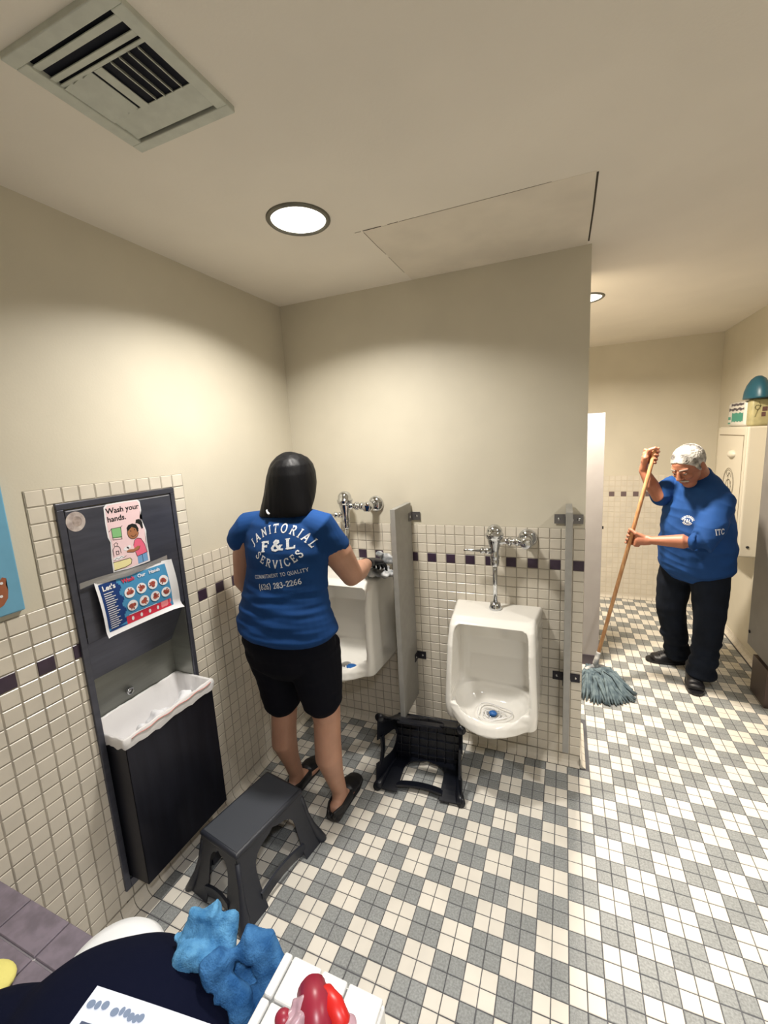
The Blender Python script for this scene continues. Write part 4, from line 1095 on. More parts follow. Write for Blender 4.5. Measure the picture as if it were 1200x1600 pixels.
# shirt
bm = bmesh.new()
add_limb(bm, [((-.378, -.655, 1.405), .085, .050, (1, 0, 0)), ((-.382, -.660, 1.382), .135, .066), ((-.386, -.668, 1.345), .178, .086), ((-.388, -.672, 1.30), .192, .100), ((-.388, -.678, 1.25), .193, .112), ((-.392, -.682, 1.17), .185, .116), ((-.400, -.690, 1.08), .190, .118),
              ((-.405, -.695, 1.01), .208, .128), ((-.408, -.697, .955), .228, .140), ((-.409, -.695, .915), .236, .146)], 36)
add_limb(bm, [((-.47, -.662, 1.350), .062, .060, (0, 1, 0)), (SLW + Vector((-.002, 0, .004)), .069, .069, (0, 1, 0)), ((-.614, -.668, 1.285), .068, .066, (0, 1, 0)), ((-.626, -.668, 1.262), .066, .066, (0, 1, 0))], 22)
add_limb(bm, [((-.31, -.660, 1.358), .060, .060, (0, 1, 0)), (SR + Vector((.004, -.002, .003)), .069, .069, (0, 1, 0)), ((-.210, -.618, 1.262), .068, .070, (0, 1, 0)), ((-.203, -.602, 1.238), .067, .070, (0, 1, 0))], 22)
def wfold(p):
    z = p.z; a = 0.0015
    if z < 1.14: a = 0.0085 * min(1, (1.14 - z) / .06)
    s = noise.noise(Vector((p.x * 4.5, p.y * 3, z * 26 + p.x * 5))) + .45 * noise.noise(Vector((p.x * 8, 3.3, z * 52)))
    return a * s + 0.002 * noise.noise(p * 14)
shirt = remesh('shirt', bm, 0.0048, M_shirt, wo, 7, wfold)
bm = bmesh.new(); add_tube(bm, [(-.374 + .066 * math.cos(a), -.652 + .058 * math.sin(a), 1.409 + .006 * math.sin(a)) for a in [i * PI / 12 for i in range(25)]], 0.006, 8)
bm_obj('collar', bm, M_shirt, wo, True)
# shorts
bm = bmesh.new()
add_limb(bm, [((-.41, -.690, .96), .20, .115, (1, 0, 0)), ((-.412, -.692, .86), .218, .138), ((-.410, -.685, .77), .205, .132)], 32)
add_limb(bm, [((-.505, -.68, .82), .112, .128, (1, 0, 0)), ((-.500, -.665, .70), .104, .112), ((-.508, -.655, .58), .088, .092), ((-.513, -.648, .512), .081, .084)], 26)
add_limb(bm, [((-.310, -.672, .82), .118, .128, (1, 0, 0)), ((-.300, -.660, .70), .104, .112), ((-.292, -.657, .60), .090, .094), ((-.289, -.655, .560), .085, .088)], 26)
remesh('shorts', bm, 0.005, M_black, wo, 5, foldnoise(20, .003))
# hair: one long straight fall from the crown
bm = bmesh.new()
HT = HC + Vector((-.012, -.014, .010))
add_ell(bm, HT + Vector((0, 0, .004)), (0.090, 0.106, 0.112), None, 40)
rings = []
for z, w, d, cx_h, cy_h in ((1.628, .034, .044, -.366, -.618), (1.610, .062, .074, -.366, -.618), (1.585, .082, .092, -.366, -.620), (1.550, .096, .100, -.367, -.624), (1.510, .104, .098, -.368, -.632), (1.470, .110, .090, -.369, -.646),
                            (1.435, .115, .076, -.371, -.664), (1.405, .118, .060, -.373, -.682), (1.388, .117, .050, -.374, -.690)):
    rings.append([bm.verts.new((cx_h + w * math.copysign(abs(math.cos(a)) ** .85, math.cos(a)), cy_h + d * math.sin(a), z + .004 * math.cos(a))) for a in [2 * PI * q / 48 for q in range(48)]])
bridge(bm, rings)
def strands(p): return 0.0012 * noise.noise(Vector((p.x * 70, p.y * 70, p.z * 4)))
remesh('hair', bm, 0.0042, M_hair, wo, 8, strands)
bm = bmesh.new(); add_tube(bm, [(-.418, -.735, 1.418), (-.412, -.741, 1.409), (-.404, -.743, 1.404)], 0.0045, 8); bm_obj('shirt_tag', bm, M_paper, wo, True)
# shoes
def clog(h, t, nm):
    h = Vector(h); t = Vector(t); f = (t - h).normalized(); sd = Vector((f.y, -f.x, 0))
    bm = bmesh.new()
    add_limb(bm, [(h + f * .0 + Vector((0, 0, .020)), .037, .020, sd), (h * .6 + t * .4 + Vector((0, 0, .018)), .042, .018), (h * .25 + t * .75 + Vector((0, 0, .018)), .050, .018), (t + Vector((0, 0, .018)), .040, .017)], 24)
    add_limb(bm, [(h * .45 + t * .55 + Vector((0, 0, .045)), .040, .030, sd), (h * .2 + t * .8 + Vector((0, 0, .038)), .046, .024), (t + Vector((0, 0, .028)), .036, .016)], 22)
    for s in (-1, 1): add_limb(bm, [(h * .5 + t * .5 + sd * s * .036 + Vector((0, 0, .045)), .010, .022), (h * .85 + t * .15 + sd * s * .034 + Vector((0, 0, .045)), .009, .020), (h - f * .012 + sd * s * .014 + Vector((0, 0, .046)), .009, .018)], 12)
    o = remesh('shoe', bm, 0.0035, M_shoe, wo, 4)
clog((-.522, -.640, 0), (-.520, -.415, 0), 'l'); clog((-.266, -.690, 0), (-.270, -.450, 0), 'r')
# black glove with spread fingers, over a rag on the rim
bm = bmesh.new()
add_limb(bm, [(WR + Vector((.004, -.012, .004)), .031, .028), (WR * .5 + HP * .5, .031, .025)], 16)
open_hand(bm, WR * .6 + HP * .4, HP + Vector((0, .0, .004)), (.12, .92, -.26), (.10, .25, 1), (-1, 0.1, .1), .36, 1.25)
remesh('glove', bm, 0.003, M_rubber, wo, 3)
bm = bmesh.new()
for q in range(16):
    a = q * 2.39996; r_ = .018 + .05 * (q / 16) ** .6
    add_ell(bm, (-.232 + r_ * math.cos(a) * 1.2, -.125 + r_ * math.sin(a) * .7, .978 + .016 * ((q * 5) % 4) / 4), (.030, .026, .016), Matrix.Rotation(a, 4, 'Z') @ Matrix.Rotation(.5 * math.sin(q), 4, 'X'), 14)
add_ell(bm, (-.215, -.040, 1.035), (.045, .020, .030), Matrix.Rotation(.4, 4, 'Y')); add_ell(bm, (-.250, -.055, 1.060), (.022, .016, .018)); add_ell(bm, (-.180, -.165, .985), (.032, .03, .018))
tag(remesh('cleaning_rag', bm, 0.0038, M_rag, None, 3, lambda p: 0.009 * noise.noise(p * 34)), 'crumpled white and grey rag under the gloved hand on the left urinal rim', 'cleaning cloth')

# print on the back of the shirt: serif strokes draped on the cloth
dg = bpy.context.evaluated_depsgraph_get()
def bvh_of(o):
    me = o.data; return BVHTree.FromPolygons([v.co.copy() for v in me.vertices], [tuple(p.vertices) for p in me.polygons])
GL = {
 'J': (.45, [[(.25, 1), (.25, .12), (.17, -.04), (.02, -.08)]], [(.10, 1, .40, 1)]),
 'A': (.74, [[(.06, 0), (.36, 1), (.68, 0)], [(.17, .34), (.56, .34)]], [(-.04, 0, .17, 0), (.55, 0, .80, 0)]),
 'N': (.80, [[(.14, 0), (.14, .97), (.68, .03), (.68, 1)]], [(.02, 1, .20, 1), (.03, 0, .26, 0), (.57, 1, .80, 1)]),
 'I': (.36, [[(.18, 0), (.18, 1)]], [(.05, 1, .31, 1), (.05, 0, .31, 0)]),
 'T': (.66, [[(.33, 0), (.33, .97)], [(.02, .97), (.64, .97)]], [(.20, 0, .46, 0), (.03, .82, .03, 1), (.63, .82, .63, 1)]),
 'O': (.84, [[(.42 + .36 * math.cos(a), .5 + .5 * math.sin(a)) for a in [i * PI / 10 for i in range(21)]]], []),
 'R': (.76, [[(.16, 0), (.16, .97), (.44, .97), (.58, .86), (.58, .66), (.44, .53), (.16, .53)], [(.38, .53), (.70, .0)]], [(.03, 0, .29, 0), (.03, .97, .18, .97), (.62, 0, .80, 0)]),
 'L': (.64, [[(.16, 1), (.16, .03), (.60, .03)]], [(.03, 1, .29, 1), (.03, .03, .18, .03), (.60, .03, .62, .24)]),
 'F': (.64, [[(.16, 0), (.16, .97), (.58, .97)], [(.16, .52), (.46, .52)]], [(.03, 0, .29, 0), (.03, .97, .18, .97), (.58, .97, .60, .76), (.46, .42, .46, .63)]),
 '&': (.86, [[(.84, .02), (.66, .06), (.30, .66), (.26, .84), (.38, 1), (.52, .94), (.54, .78), (.20, .48), (.08, .28), (.14, .06), (.34, -.02), (.56, .08), (.72, .46)]], [(.62, .47, .84, .47)]),
 'S': (.60, [[(.50, .78), (.46, .96), (.28, 1.0), (.11, .90), (.11, .70), (.28, .55), (.44, .44), (.52, .24), (.42, .04), (.24, -.02), (.09, .06), (.06, .24)]], [(.51, .74, .51, .96), (.05, .05, .05, .27)]),
 'E': (.66, [[(.16, 0), (.16, .97), (.56, .97)], [(.16, .51), (.44, .51)], [(.16, .03), (.60, .03)]], [(.03, .97, .18, .97), (.03, .03, .18, .03), (.56, .97, .58, .78), (.60, .03, .62, .23), (.44, .41, .44, .61)]),
 'V': (.74, [[(.08, 1), (.37, 0), (.66, 1)]], [(-.03, 1, .20, 1), (.55, 1, .77, 1)]),
 'C': (.74, [[(.66, .78), (.54, .95), (.38, 1), (.18, .88), (.08, .62), (.08, .38), (.18, .12), (.38, 0), (.56, .06), (.68, .24)]], [(.66, .74, .66, .98)]),
 'M': (.94, [[(.13, 0), (.17, .97), (.47, .10), (.77, .97), (.81, 0)]], [(.02, 0, .24, 0), (.04, .97, .20, .97), (.74, .97, .92, .97), (.70, 0, .93, 0)]),
 'Q': (.84, [[(.42 + .36 * math.cos(a), .5 + .5 * math.sin(a)) for a in [i * PI / 10 for i in range(21)]], [(.44, .18), (.62, -.12), (.82, -.20)]], []),
 'U': (.78, [[(.14, 1), (.14, .26), (.26, .04), (.42, 0), (.58, .06), (.68, .26), (.68, 1)]], [(.02, 1, .27, 1), (.56, 1, .79, 1)]),
 'Y': (.72, [[(.06, 1), (.36, .48), (.66, 1)], [(.36, .48), (.36, 0)]], [(-.04, 1, .18, 1), (.54, 1, .76, 1), (.23, 0, .49, 0)]),
 '(': (.34, [[(.28, 1.1), (.12, .8), (.08, .45), (.14, .1), (.28, -.15)]], []), ')': (.34, [[(.06, 1.1), (.20, .8), (.24, .45), (.18, .1), (.06, -.15)]], []),
 '-': (.40, [[(.06, .36), (.34, .36)]], []), ' ': (.38, [], []),
 '2': (.58, [[(.08, .74), (.14, .94), (.30, 1), (.46, .92), (.50, .74), (.40, .52), (.08, .04), (.54, .04)]], [(.54, .04, .55, .20)]),
 '3': (.58, [[(.08, .84), (.26, 1), (.44, .90), (.44, .66), (.24, .54), (.46, .44), (.50, .20), (.34, 0), (.14, 0), (.06, .12)]], []),
 '6': (.60, [[(.48, .98), (.24, .82), (.10, .52), (.10, .20), (.28, 0), (.46, .10), (.52, .32), (.40, .54), (.22, .54), (.11, .38)]], []),
 '8': (.60, [[(.30, .53), (.12, .66), (.12, .90), (.30, 1), (.46, .90), (.46, .66), (.30, .53), (.10, .36), (.10, .12), (.30, 0), (.50, .12), (.50, .36), (.30, .53)]], []),
}
def glyph(ch, w, sw):
    g = GL[ch]; P_ = []
    for s_ in g[1]: P_ += stroke(s_, w)
    for a, b, c, d in g[2]: P_ += stroke([(a, b), (c, d)], sw)
    return P_, g[0]
def line_text(s, h, w, sw, gap, x0, z0, x1, z1):
    wid = sum(GL[c][0] + gap for c in s) - gap; L = math.hypot(x1 - x0, z1 - z0); k = L / (wid * h); a = math.atan2(z1 - z0, x1 - x0); out = []; u = 0
    for c in s:
        P_, g = glyph(c, w, sw)
        P_ = [[(p * h * k, q * h) for p, q in Q] for Q in P_]
        out.append(move(P_, x0 + u * h * k * math.cos(a), z0 + u * h * k * math.sin(a), a)); u += g + gap
    return out
def arc_text(s, h, w, sw, cx, cz, r, a0, a1, inv=False):
    wid = [GL[c][0] + .16 for c in s]; T_ = sum(wid); out = []; u = 0
    for c, wd in zip(s, wid):
        t = (u + wd / 2) / T_; th = a0 + (a1 - a0) * t; P_, g = glyph(c, w, sw)
        P_ = [[((p - g / 2) * h, q * h) for p, q in Q] for Q in P_]
        rot_ = (th - PI / 2) if not inv else (th + PI / 2)
        out.append(move(P_, cx + r * math.cos(th), cz + r * math.sin(th), rot_)); u += wd
    return out
def drape(name, letters, bvh, ray_o, ray_d, ax_u, ax_v, m, parent, lift=0.0012):
    ray_d = Vector(ray_d).normalized()
    for L_ in letters:
        bm = bmesh.new()
        for Q in L_:
            Q2 = dense(Q, 0.006); ok = []
            for u, v in Q2:
                o_ = Vector(ray_o) + Vector(ax_u) * u + Vector(ax_v) * v
                hit, nrm, _, _ = bvh.ray_cast(o_, ray_d)
                if hit is None: ok = None; break
                ok.append(bm.verts.new(hit - ray_d * lift))
            if ok and len(ok) > 2:
                try: bm.faces.new(ok)
                except ValueError: pass
        for f in bm.faces: f.normal_update()
        for f in bm.faces:
            if f.normal.dot(ray_d) > 0: f.normal_flip()
        me = bpy.data.meshes.new(name); bm.to_mesh(me); bm.free(); link(name, me, m, parent)
B = bvh_of(shirt)
RO = (0, -1.3, 0); RD = (0, 1, 0); AU = (1, 0, 0); AV = (0, 0, 1)
SM = .012
let = arc_text('JANITORIAL', .030, .16, .09, -.350, 1.185, .152, math.radians(144), math.radians(34))
let += line_text('F&L', .036, .20, .10, .22, -.425, 1.262, -.282, 1.280)
let += arc_text('SERVICES', .029, .16, .09, -.357, 1.345, .142, math.radians(224), math.radians(322), True)
let += line_text('COMMITMENT TO QUALITY', .0135, .13, .07, .12, -.462, 1.152, -.238, 1.186)
let += line_text('(626) 283-2266', .021, .14, .06, .08, -.440, 1.110, -.262, 1.139)
drape('printed_letter', let, B, RO, RD, AU, AV, M_print, shirt)

# ------------------------------------------------------------------ the mop
MA = Vector((.875, .80, .12)); MB_ = Vector((1.2, 1.02, 1.53)); MD = (MB_ - MA).normalized()
mop = empty('mop', (.875, .80, 0), 'string mop with a long pale wooden handle held by the man', 'mop')
bm = bmesh.new(); L_ = (MB_ - MA).length; add_lathe(bm, MA + MD * .06, MD, [(0, .0), (0, .0115), (L_ - .09, .0125), (L_ - .07, .0115), (L_ - .06, .006), (L_ - .06, 0)], 16)
bm_obj('handle', bm, M_wood, mop, True)
bm = bmesh.new(); add_lathe(bm, MA + MD * .0, MD, [(0, .016), (.02, .018), (.05, .016), (.09, .015), (.10, .0128)], 16)
add_limb(bm, [(MA + Vector((-.055, -.03, -.015)), .012, .014), (MA, .013, .018), (MA + Vector((.055, .03, -.015)), .012, .014)], 12)
bm_obj('clamp', bm, M_rag, mop, True)
bm = bmesh.new()
rnd = random.Random(3)
for q in range(150):
    a = -PI * 0.93 + PI * 1.22 * (q / 149) + rnd.uniform(-.05, .05)
    r1 = rnd.uniform(.13, .215); base = MA + Vector((.05 * (rnd.random() * 2 - 1), .03 * (rnd.random() * 2 - 1), -.01))
    e = Vector((MA.x + .030 + r1 * math.cos(a) * .88, MA.y - .07 + r1 * math.sin(a) * .82, .012))
    mid = base * .5 + e * .5 + Vector((0, 0, .016 + .03 * rnd.random())); nr = (e - base); nr.z = 0; nr = nr.normalized()
    add_tube(bm, [base, mid, e * .8 + mid * .2 + Vector((0, 0, .004)), e + nr * .015 + Vector((rnd.uniform(-.01, .01), rnd.uniform(-.01, .01), -.004))], [.007, .009, .008, .005], 6)
for v_ in bm.verts: v_.co.z = max(v_.co.z, 0.0012)
o = bm_obj('mop_strings', bm, M_mop, mop, True); tag(o, kind='stuff')

# ------------------------------------------------------------------ the man
FV = Vector((-.75, -.66, 0)).normalized(); LV = Vector((.66, -.75, 0)).normalized()
mn = empty('person', (1.45, 1.08, 0), 'person with grey hair, blue T-shirt and dark trousers holding a mop in the far room', 'person')
def ml(c, f=0, l=0, u=0): return Vector(c) + FV * f + LV * l + Vector((0, 0, u))
MH = Vector((1.362, .955, 1.425))                 # head centre
HF = (FV * .80 + Vector((0, 0, -.60))).normalized(); HL = LV.copy(); HU = HF.cross(HL) * -1
HU = HL.cross(HF) * -1 if HL.cross(HF).z < 0 else HL.cross(HF)
def mh(f=0, l=0, u=0): return MH + HF * f + HL * l + HU * u
HM = Matrix((HL, HF, HU)).transposed().to_4x4()   # local x left, y forward, z up
bm = bmesh.new()
add_ell(bm, mh(-.008, 0, .018), (.076, .096, .092), HM, 24)
add_ell(bm, mh(.028, 0, -.038), (.060, .062, .070), HM, 24)     # face / cheeks
add_ell(bm, mh(.048, 0, -.096), (.040, .038, .030), HM, 18)     # chin
add_ell(bm, mh(.068, 0, .030), (.056, .020, .013), HM, 18)      # brow ridge
add_limb(bm, [(mh(.088, 0, .016), .009, .010, HL), (mh(.104, 0, -.012), .012, .012), (mh(.110, 0, -.026), .017, .013)], 14)
for s in (-1, 1):
    add_ell(bm, mh(.095, s * .013, -.028), (.009, .011, .008), HM, 12)
    add_ell(bm, mh(.066, s * .036, -.022), (.022, .022, .020), HM, 14)
    add_ell(bm, mh(-.008, s * .080, -.010), (.008, .020, .032), HM, 14)
    add_ell(bm, mh(.078, s * .030, .006), (.015, .010, .010), HM, 12)
add_ell(bm, mh(.088, 0, -.056), (.026, .012, .008), HM, 14); add_ell(bm, mh(.085, 0, -.068), (.022, .011, .007), HM, 14)
TC = Vector((1.478, 1.085, 0))
nb = Vector((1.448, 1.066, 1.335))
add_limb(bm, [(mh(-.03, 0, -.05), .056, .058, LV), (mh(-.04, 0, -.10) * .5 + nb * .5, .060, .060, LV), (nb, .075, .065, LV)], 22)
SLm = Vector((1.538, .975, 1.205)); ELm = Vector((1.425, .815, .985)); WLm = MA + (MB_ - MA) * ((.955 - .12) / 1.41) + Vector((.105, -.035, .010))
SRm = Vector((1.335, 1.190, 1.265)); ERm = Vector((1.228, 1.045, 1.225)); 
PT = MA + (MB_ - MA) * ((1.475 - .12) / 1.41); PL = MA + (MB_ - MA) * ((.965 - .12) / 1.41)
WRm = PT + Vector((-.048, .040, -.080))
add_limb(bm, [(nb + Vector((0, 0, -.06)), .10, .06, LV), ((1.455, 1.07, 1.16), .16, .10), ((1.472, 1.075, 1.0), .17, .13), ((1.478, 1.09, .86), .165, .125)], 24)
add_limb(bm, [(SLm, .060, .060), (SLm * .5 + ELm * .5, .052, .052), (ELm, .046, .046), (ELm * .65 + WLm * .35, .047, .044), (WLm, .027, .024)], 20)
add_limb(bm, [(SRm, .060, .060), (SRm * .5 + ERm * .5, .052, .052), (ERm, .042, .042), (ERm * .6 + WRm * .4, .041, .039), (WRm, .027, .025)], 20)
grip_hand(bm, PL, MD, (WLm - PL), WLm, .0125, 1.12, 1)
grip_hand(bm, PT, MD, Vector((-.85, .30, -.2)), WRm, .0125, 1.12, -1)
HLm = Vector((1.525, 1.015, .84)); HRm = Vector((1.395, 1.17, .84))
add_limb(bm, [(HLm, .09, .09), ((1.55, .985, .46), .06, .06), ((1.50, .985, .10), .04, .045)], 16)
add_limb(bm, [(HRm, .09, .09), ((1.375, 1.15, .46), .06, .06), ((1.43, 1.235, .10), .04, .045)], 16)
remesh('body', bm, 0.0042, M_skinm, mn, 3)
# hair, brows, moustache, eyes
bm = bmesh.new()
def hshell(n=1):
    add_ell(bm, mh(-.016, 0, .030), (.083, .100, .092), HM, 30)
hshell()
o_ = bm_obj('tmp', bm, None); cut = bmesh.new()
bmesh.ops.create_cube(cut, size=1)
# keep only the part above/behind the hair line
me = o_.data; hb = bmesh.new(); hb.from_mesh(me)
bmesh.ops.bisect_plane(hb, geom=hb.verts[:] + hb.edges[:] + hb.faces[:], plane_co=mh(.050, 0, .045), plane_no=(HF * .80 - HU * .60), clear_outer=True)
bmesh.ops.holes_fill(hb, edges=hb.edges[:]); cut.free(); bpy.data.objects.remove(o_)
for s in (-1, 1): add_limb(hb, [(mh(.022, s * .073, .020), .016, .010, HF), (mh(.018, s * .078, -.012), .009, .006, HF)], 12)
remesh('hair', hb, 0.003, M_hairm, mn, 2, lambda p: 0.0016 * noise.noise(p * 120))
for s in (-1, 1):
    bm = bmesh.new(); add_limb(bm, [(mh(.092, s * .014, .030), .004, .005), (mh(.088, s * .034, .035), .0035, .004), (mh(.072, s * .052, .028), .003, .003)], 10); bm_obj('eyebrow', bm, M_brow, mn, True)
    bm = bmesh.new(); add_ell(bm, mh(.079, s * .031, .007), (.012, .011, .0085), HM, 14); e = bm_obj('eye', bm, M_eyew, mn, True)
    bm = bmesh.new(); add_ell(bm, mh(.088, s * .031, .002), (.005, .0035, .005), HM, 12); bm_obj('iris', bm, M_eye, e, True)
    bm = bmesh.new(); add_ell(bm, mh(.0795, s * .031, .012), (.0135, .012, .0080), HM, 14); bm_obj('eyelid', bm, M_skinm, e, True)
bm = bmesh.new(); add_limb(bm, [(mh(.084, -.032, -.054), .004, .005), (mh(.099, 0, -.044), .006, .006), (mh(.084, .032, -.054), .004, .005)], 12); bm_obj('moustache', bm, mat('grey_moustache', (176, 168, 160), .8), mn, True)
bm = bmesh.new(); add_limb(bm, [(mh(.092, -.022, -.062), .002, .002), (mh(.099, 0, -.061), .0025, .0025), (mh(.092, .022, -.062), .002, .002)], 10); bm_obj('mouth', bm, M_lip, mn, True)
# shirt
bm = bmesh.new()
add_limb(bm, [((1.446, 1.064, 1.358), .076, .070, LV), ((1.447, 1.066, 1.325), .118, .088, LV), ((1.448, 1.068, 1.275), .162, .112, LV), ((1.449, 1.068, 1.20), .190, .136, LV), ((1.450, 1.066, 1.08), .202, .162, LV), ((1.453, 1.066, .95), .212, .182, LV), ((1.460, 1.080, .84), .216, .184, LV), ((1.463, 1.086, .765), .218, .182, LV)], 36)
add_limb(bm, [((1.49, 1.03, 1.225), .082, .082), (SLm + Vector((-.004, 0, -.004)), .080, .078), (SLm * .5 + ELm * .5 + Vector((.004, 0, .0)), .080, .078), (SLm * .10 + ELm * .90 + Vector((.0, 0, .002)), .074, .070), (ELm + Vector((.004, -.004, -.004)), .068, .066), (ELm * .86 + WLm * .14 + Vector((0, 0, .002)), .062, .060)], 24)
add_limb(bm, [((1.395, 1.13, 1.25), .080, .078), (SRm + Vector((0, 0, -.004)), .078, .076), (SRm * .5 + ERm * .5, .072, .072), (SRm * .10 + ERm * .90, .066, .066)], 24)
def mfold(p):
    return .011 * noise.noise(Vector((p.x * 5 + p.z * 5, p.y * 5, p.z * 9 - p.x * 4))) + .010 * (0.5 - abs(noise.noise(Vector((p.x * 6 + p.z * 9, p.y * 6 - p.z * 7, p.z * 12))))) + .003 * noise.noise(Vector((p.x * 22, p.y * 22, p.z * 15)))
mshirt = remesh('shirt', bm, 0.005, M_shirtm, mn, 14, mfold)
bm = bmesh.new(); add_tube(bm, [nb + Vector((-.004, -.006, .012)) + LV * .072 * math.cos(a) + FV * .066 * math.sin(a) - Vector((0, 0, .012)) * math.sin(a) for a in [i * PI / 12 for i in range(25)]], .007, 8); bm_obj('collar', bm, M_shirtm, mn, True)
# trousers
bm = bmesh.new()
add_limb(bm, [((1.460, 1.088, .82), .180, .140, LV), ((1.463, 1.09, .73), .188, .145, LV)], 28)
add_limb(bm, [(HLm + Vector((-.01, 0, -.05)), .110, .118, LV), ((1.528, .995, .62), .098, .105, LV), ((1.528, .972, .44), .082, .088, LV), ((1.520, .972, .26), .073, .080, LV), ((1.508, .975, .12), .072, .082, LV), ((1.502, .975, .075), .078, .090, LV)], 24)
add_limb(bm, [(HRm + Vector((.01, 0, -.05)), .110, .118, LV), ((1.368, 1.155, .62), .100, .105, LV), ((1.356, 1.150, .44), .086, .090, LV), ((1.392, 1.185, .26), .074, .082, LV), ((1.425, 1.222, .12), .072, .084, LV), ((1.432, 1.230, .075), .078, .090, LV)], 24)
def tfold(p):
    a = .004 + (.010 if p.z < .3 else 0)
    return a * noise.noise(Vector((p.x * 7, p.y * 7, p.z * 22))) + .003 * noise.noise(p * 20)
remesh('trousers', bm, 0.0055, M_jeans, mn, 6, tfold)
def work_shoe(h, t):
    h = Vector(h); t = Vector(t); f = (t - h).normalized(); sd = Vector((f.y, -f.x, 0)); L = (t - h).length
    bm = bmesh.new()
    add_limb(bm, [(h + Vector((0, 0, .030)), .040, .028, sd), (h + f * L * .45 + Vector((0, 0, .028)), .046, .026, sd), (h + f * L * .75 + Vector((0, 0, .030)), .054, .029, sd), (t - f * .02 + Vector((0, 0, .028)), .046, .027, sd)], 24)
    add_limb(bm, [(h + f * .02 + Vector((0, 0, .045)), .040, .045, sd), (h + f * L * .45 + Vector((0, 0, .052)), .042, .034, sd), (h + f * L * .72 + Vector((0, 0, .040)), .048, .026, sd)], 22)
    add_limb(bm, [(h + f * .035 + Vector((0, 0, .05)), .044, .052, sd), (h + f * .03 + Vector((0, 0, .12)), .046, .052, sd)], 20)
    s_ = remesh('shoe', bm, 0.004, M_shoe, mn, 4)
    bm = bmesh.new(); P_ = []
    for k in range(28):
        a = 2 * PI * k / 28; cu = math.cos(a); P_.append(h * .5 + t * .5 + f * (L * .5 + .028) * math.copysign(abs(cu) ** .8, cu) + sd * (.050 + .008 * cu) * math.sin(a))
    A = [bm.verts.new((p.x, p.y, 0.001)) for p in P_]; Bv = [bm.verts.new((p.x, p.y, .020)) for p in P_]; bridge(bm, [A, Bv]); bm_obj('sole', bm, M_shoe, s_)
    for k in range(4):
        c = h + f * L * (.52 + .075 * k) + Vector((0, 0, .088 - .008 * k)); bm = bmesh.new(); add_tube(bm, [c - sd * .022 + f * .006, c + Vector((0, 0, .003)), c + sd * .022 - f * .006], .003, 6); bm_obj('lace', bm, mat('dark_lace', (46, 48, 54), .8), s_, True)
work_shoe((1.478, 1.045, 0), (1.452, .845, 0)); work_shoe((1.470, 1.240, 0), (1.262, 1.215, 0))
# small white prints
BM_ = bvh_of(mshirt)
logo = arc_text('JANITORIAL', .012, .22, .12, 0, -.004, .026, math.radians(165), math.radians(15)) + line_text('F&L', .017, .24, .14, .15, -.018, -.006, .018, -.006) + arc_text('SERVICES', .010, .22, .12, 0, .008, .032, math.radians(212), math.radians(328), True)
RDm = -FV; co = ml((1.45, 1.066, 1.085), .5, .0) + LV * .050
drape('printed_letter', logo, BM_, co, RDm, -LV * -1.0, Vector((0, 0, 1)), M_print, mshirt)
sl_c = (SLm * .33 + ELm * .67) + Vector((.01, 0, 0)); RS = Vector((-.25, .95, 0)).normalized(); AUs = Vector((.95, .25, 0)).normalized()
drape('printed_letter', line_text('ITC', .030, .16, .09, .1, -.026, -.020, .030, -.018), BM_, sl_c - RS * .5, RS, AUs, Vector((0, 0, 1)), M_print, mshirt)

# ------------------------------------------------------------------ foreground: counter and the things on it
ZC = 0.62; YE = -1.626
ct = empty('tiled_counter', (-0.3, -2.0, 0), 'low counter with mauve grey square tiles in the bottom left corner', 'counter')
box('slab', LW + 0.001, 0.10, -2.40, YE - 0.004, 0.50, ZC - 0.006, M_cgrout, ct)
gx = [LW + .003, -.655, -.510, -.365, -.220, -.075, .07, .10]; gy = [YE, -1.700, -1.845, -1.990, -2.135, -2.28, -2.40]
for i in range(len(gx) - 1):
    for j in range(len(gy) - 1):
        w = gx[i + 1] - gx[i] - .004; h = gy[j] - gy[j + 1] - .004
        key = ('c', round(w, 3), round(h, 3))
        me = CACHE.get(key) or CACHE.setdefault(key, tile_mesh('tile', w, h, .0065, M_counter, .0015))
        o = bpy.data.objects.new('tile', me); C.objects.link(o); o.parent = ct; o.matrix_parent_inverse = Matrix.Translation(ct.location).inverted()
        o.location = ((gx[i] + gx[i + 1]) / 2, (gy[j] + gy[j + 1]) / 2, ZC - .0065)
box('base_cabinet', LW + .001, .095, -2.39, YE - .03, 0.0, 0.5, M_counter, ct)
ld = empty('tiled_ledge', (.25, -1.9, 0), 'white tiled ledge end standing at the bottom edge, right of the blue cloths', 'tiled ledge')
box('core', .262, .432, -2.40, YE - .016, 0.0, .863, M_cgw, ld, 0.002)
bm = bmesh.new()
lx = [.264, .281, .334, .379, .4365]; ly = [-1.6375, -1.696, -1.755, -1.814, -1.873, -1.932]
def btile(x0, x1, y0, y1, z, m, par):
    return box('tile', x0 + .0015, x1 - .0015, y0 + .0015, y1 - .0015, z - .009, z, m, par, .003)
for i in range(4):
    for j in range(5): btile(lx[i], lx[i + 1], ly[j + 1], ly[j], .872, M_cwhite, ld)
for j in range(5):
    for k in range(5): box('tile', .431, .437, ly[j + 1] + .0015, ly[j] - .0015, .862 - (k + 1) * .053, .862 - k * .053 - .003, M_cwhite, ld, .002)
for i in range(4):
    for k in range(5): box('tile', lx[i] + .0015, lx[i + 1] - .0015, -1.645, -1.6385, .862 - (k + 1) * .053, .862 - k * .053 - .003, M_cwhite, ld, .002)

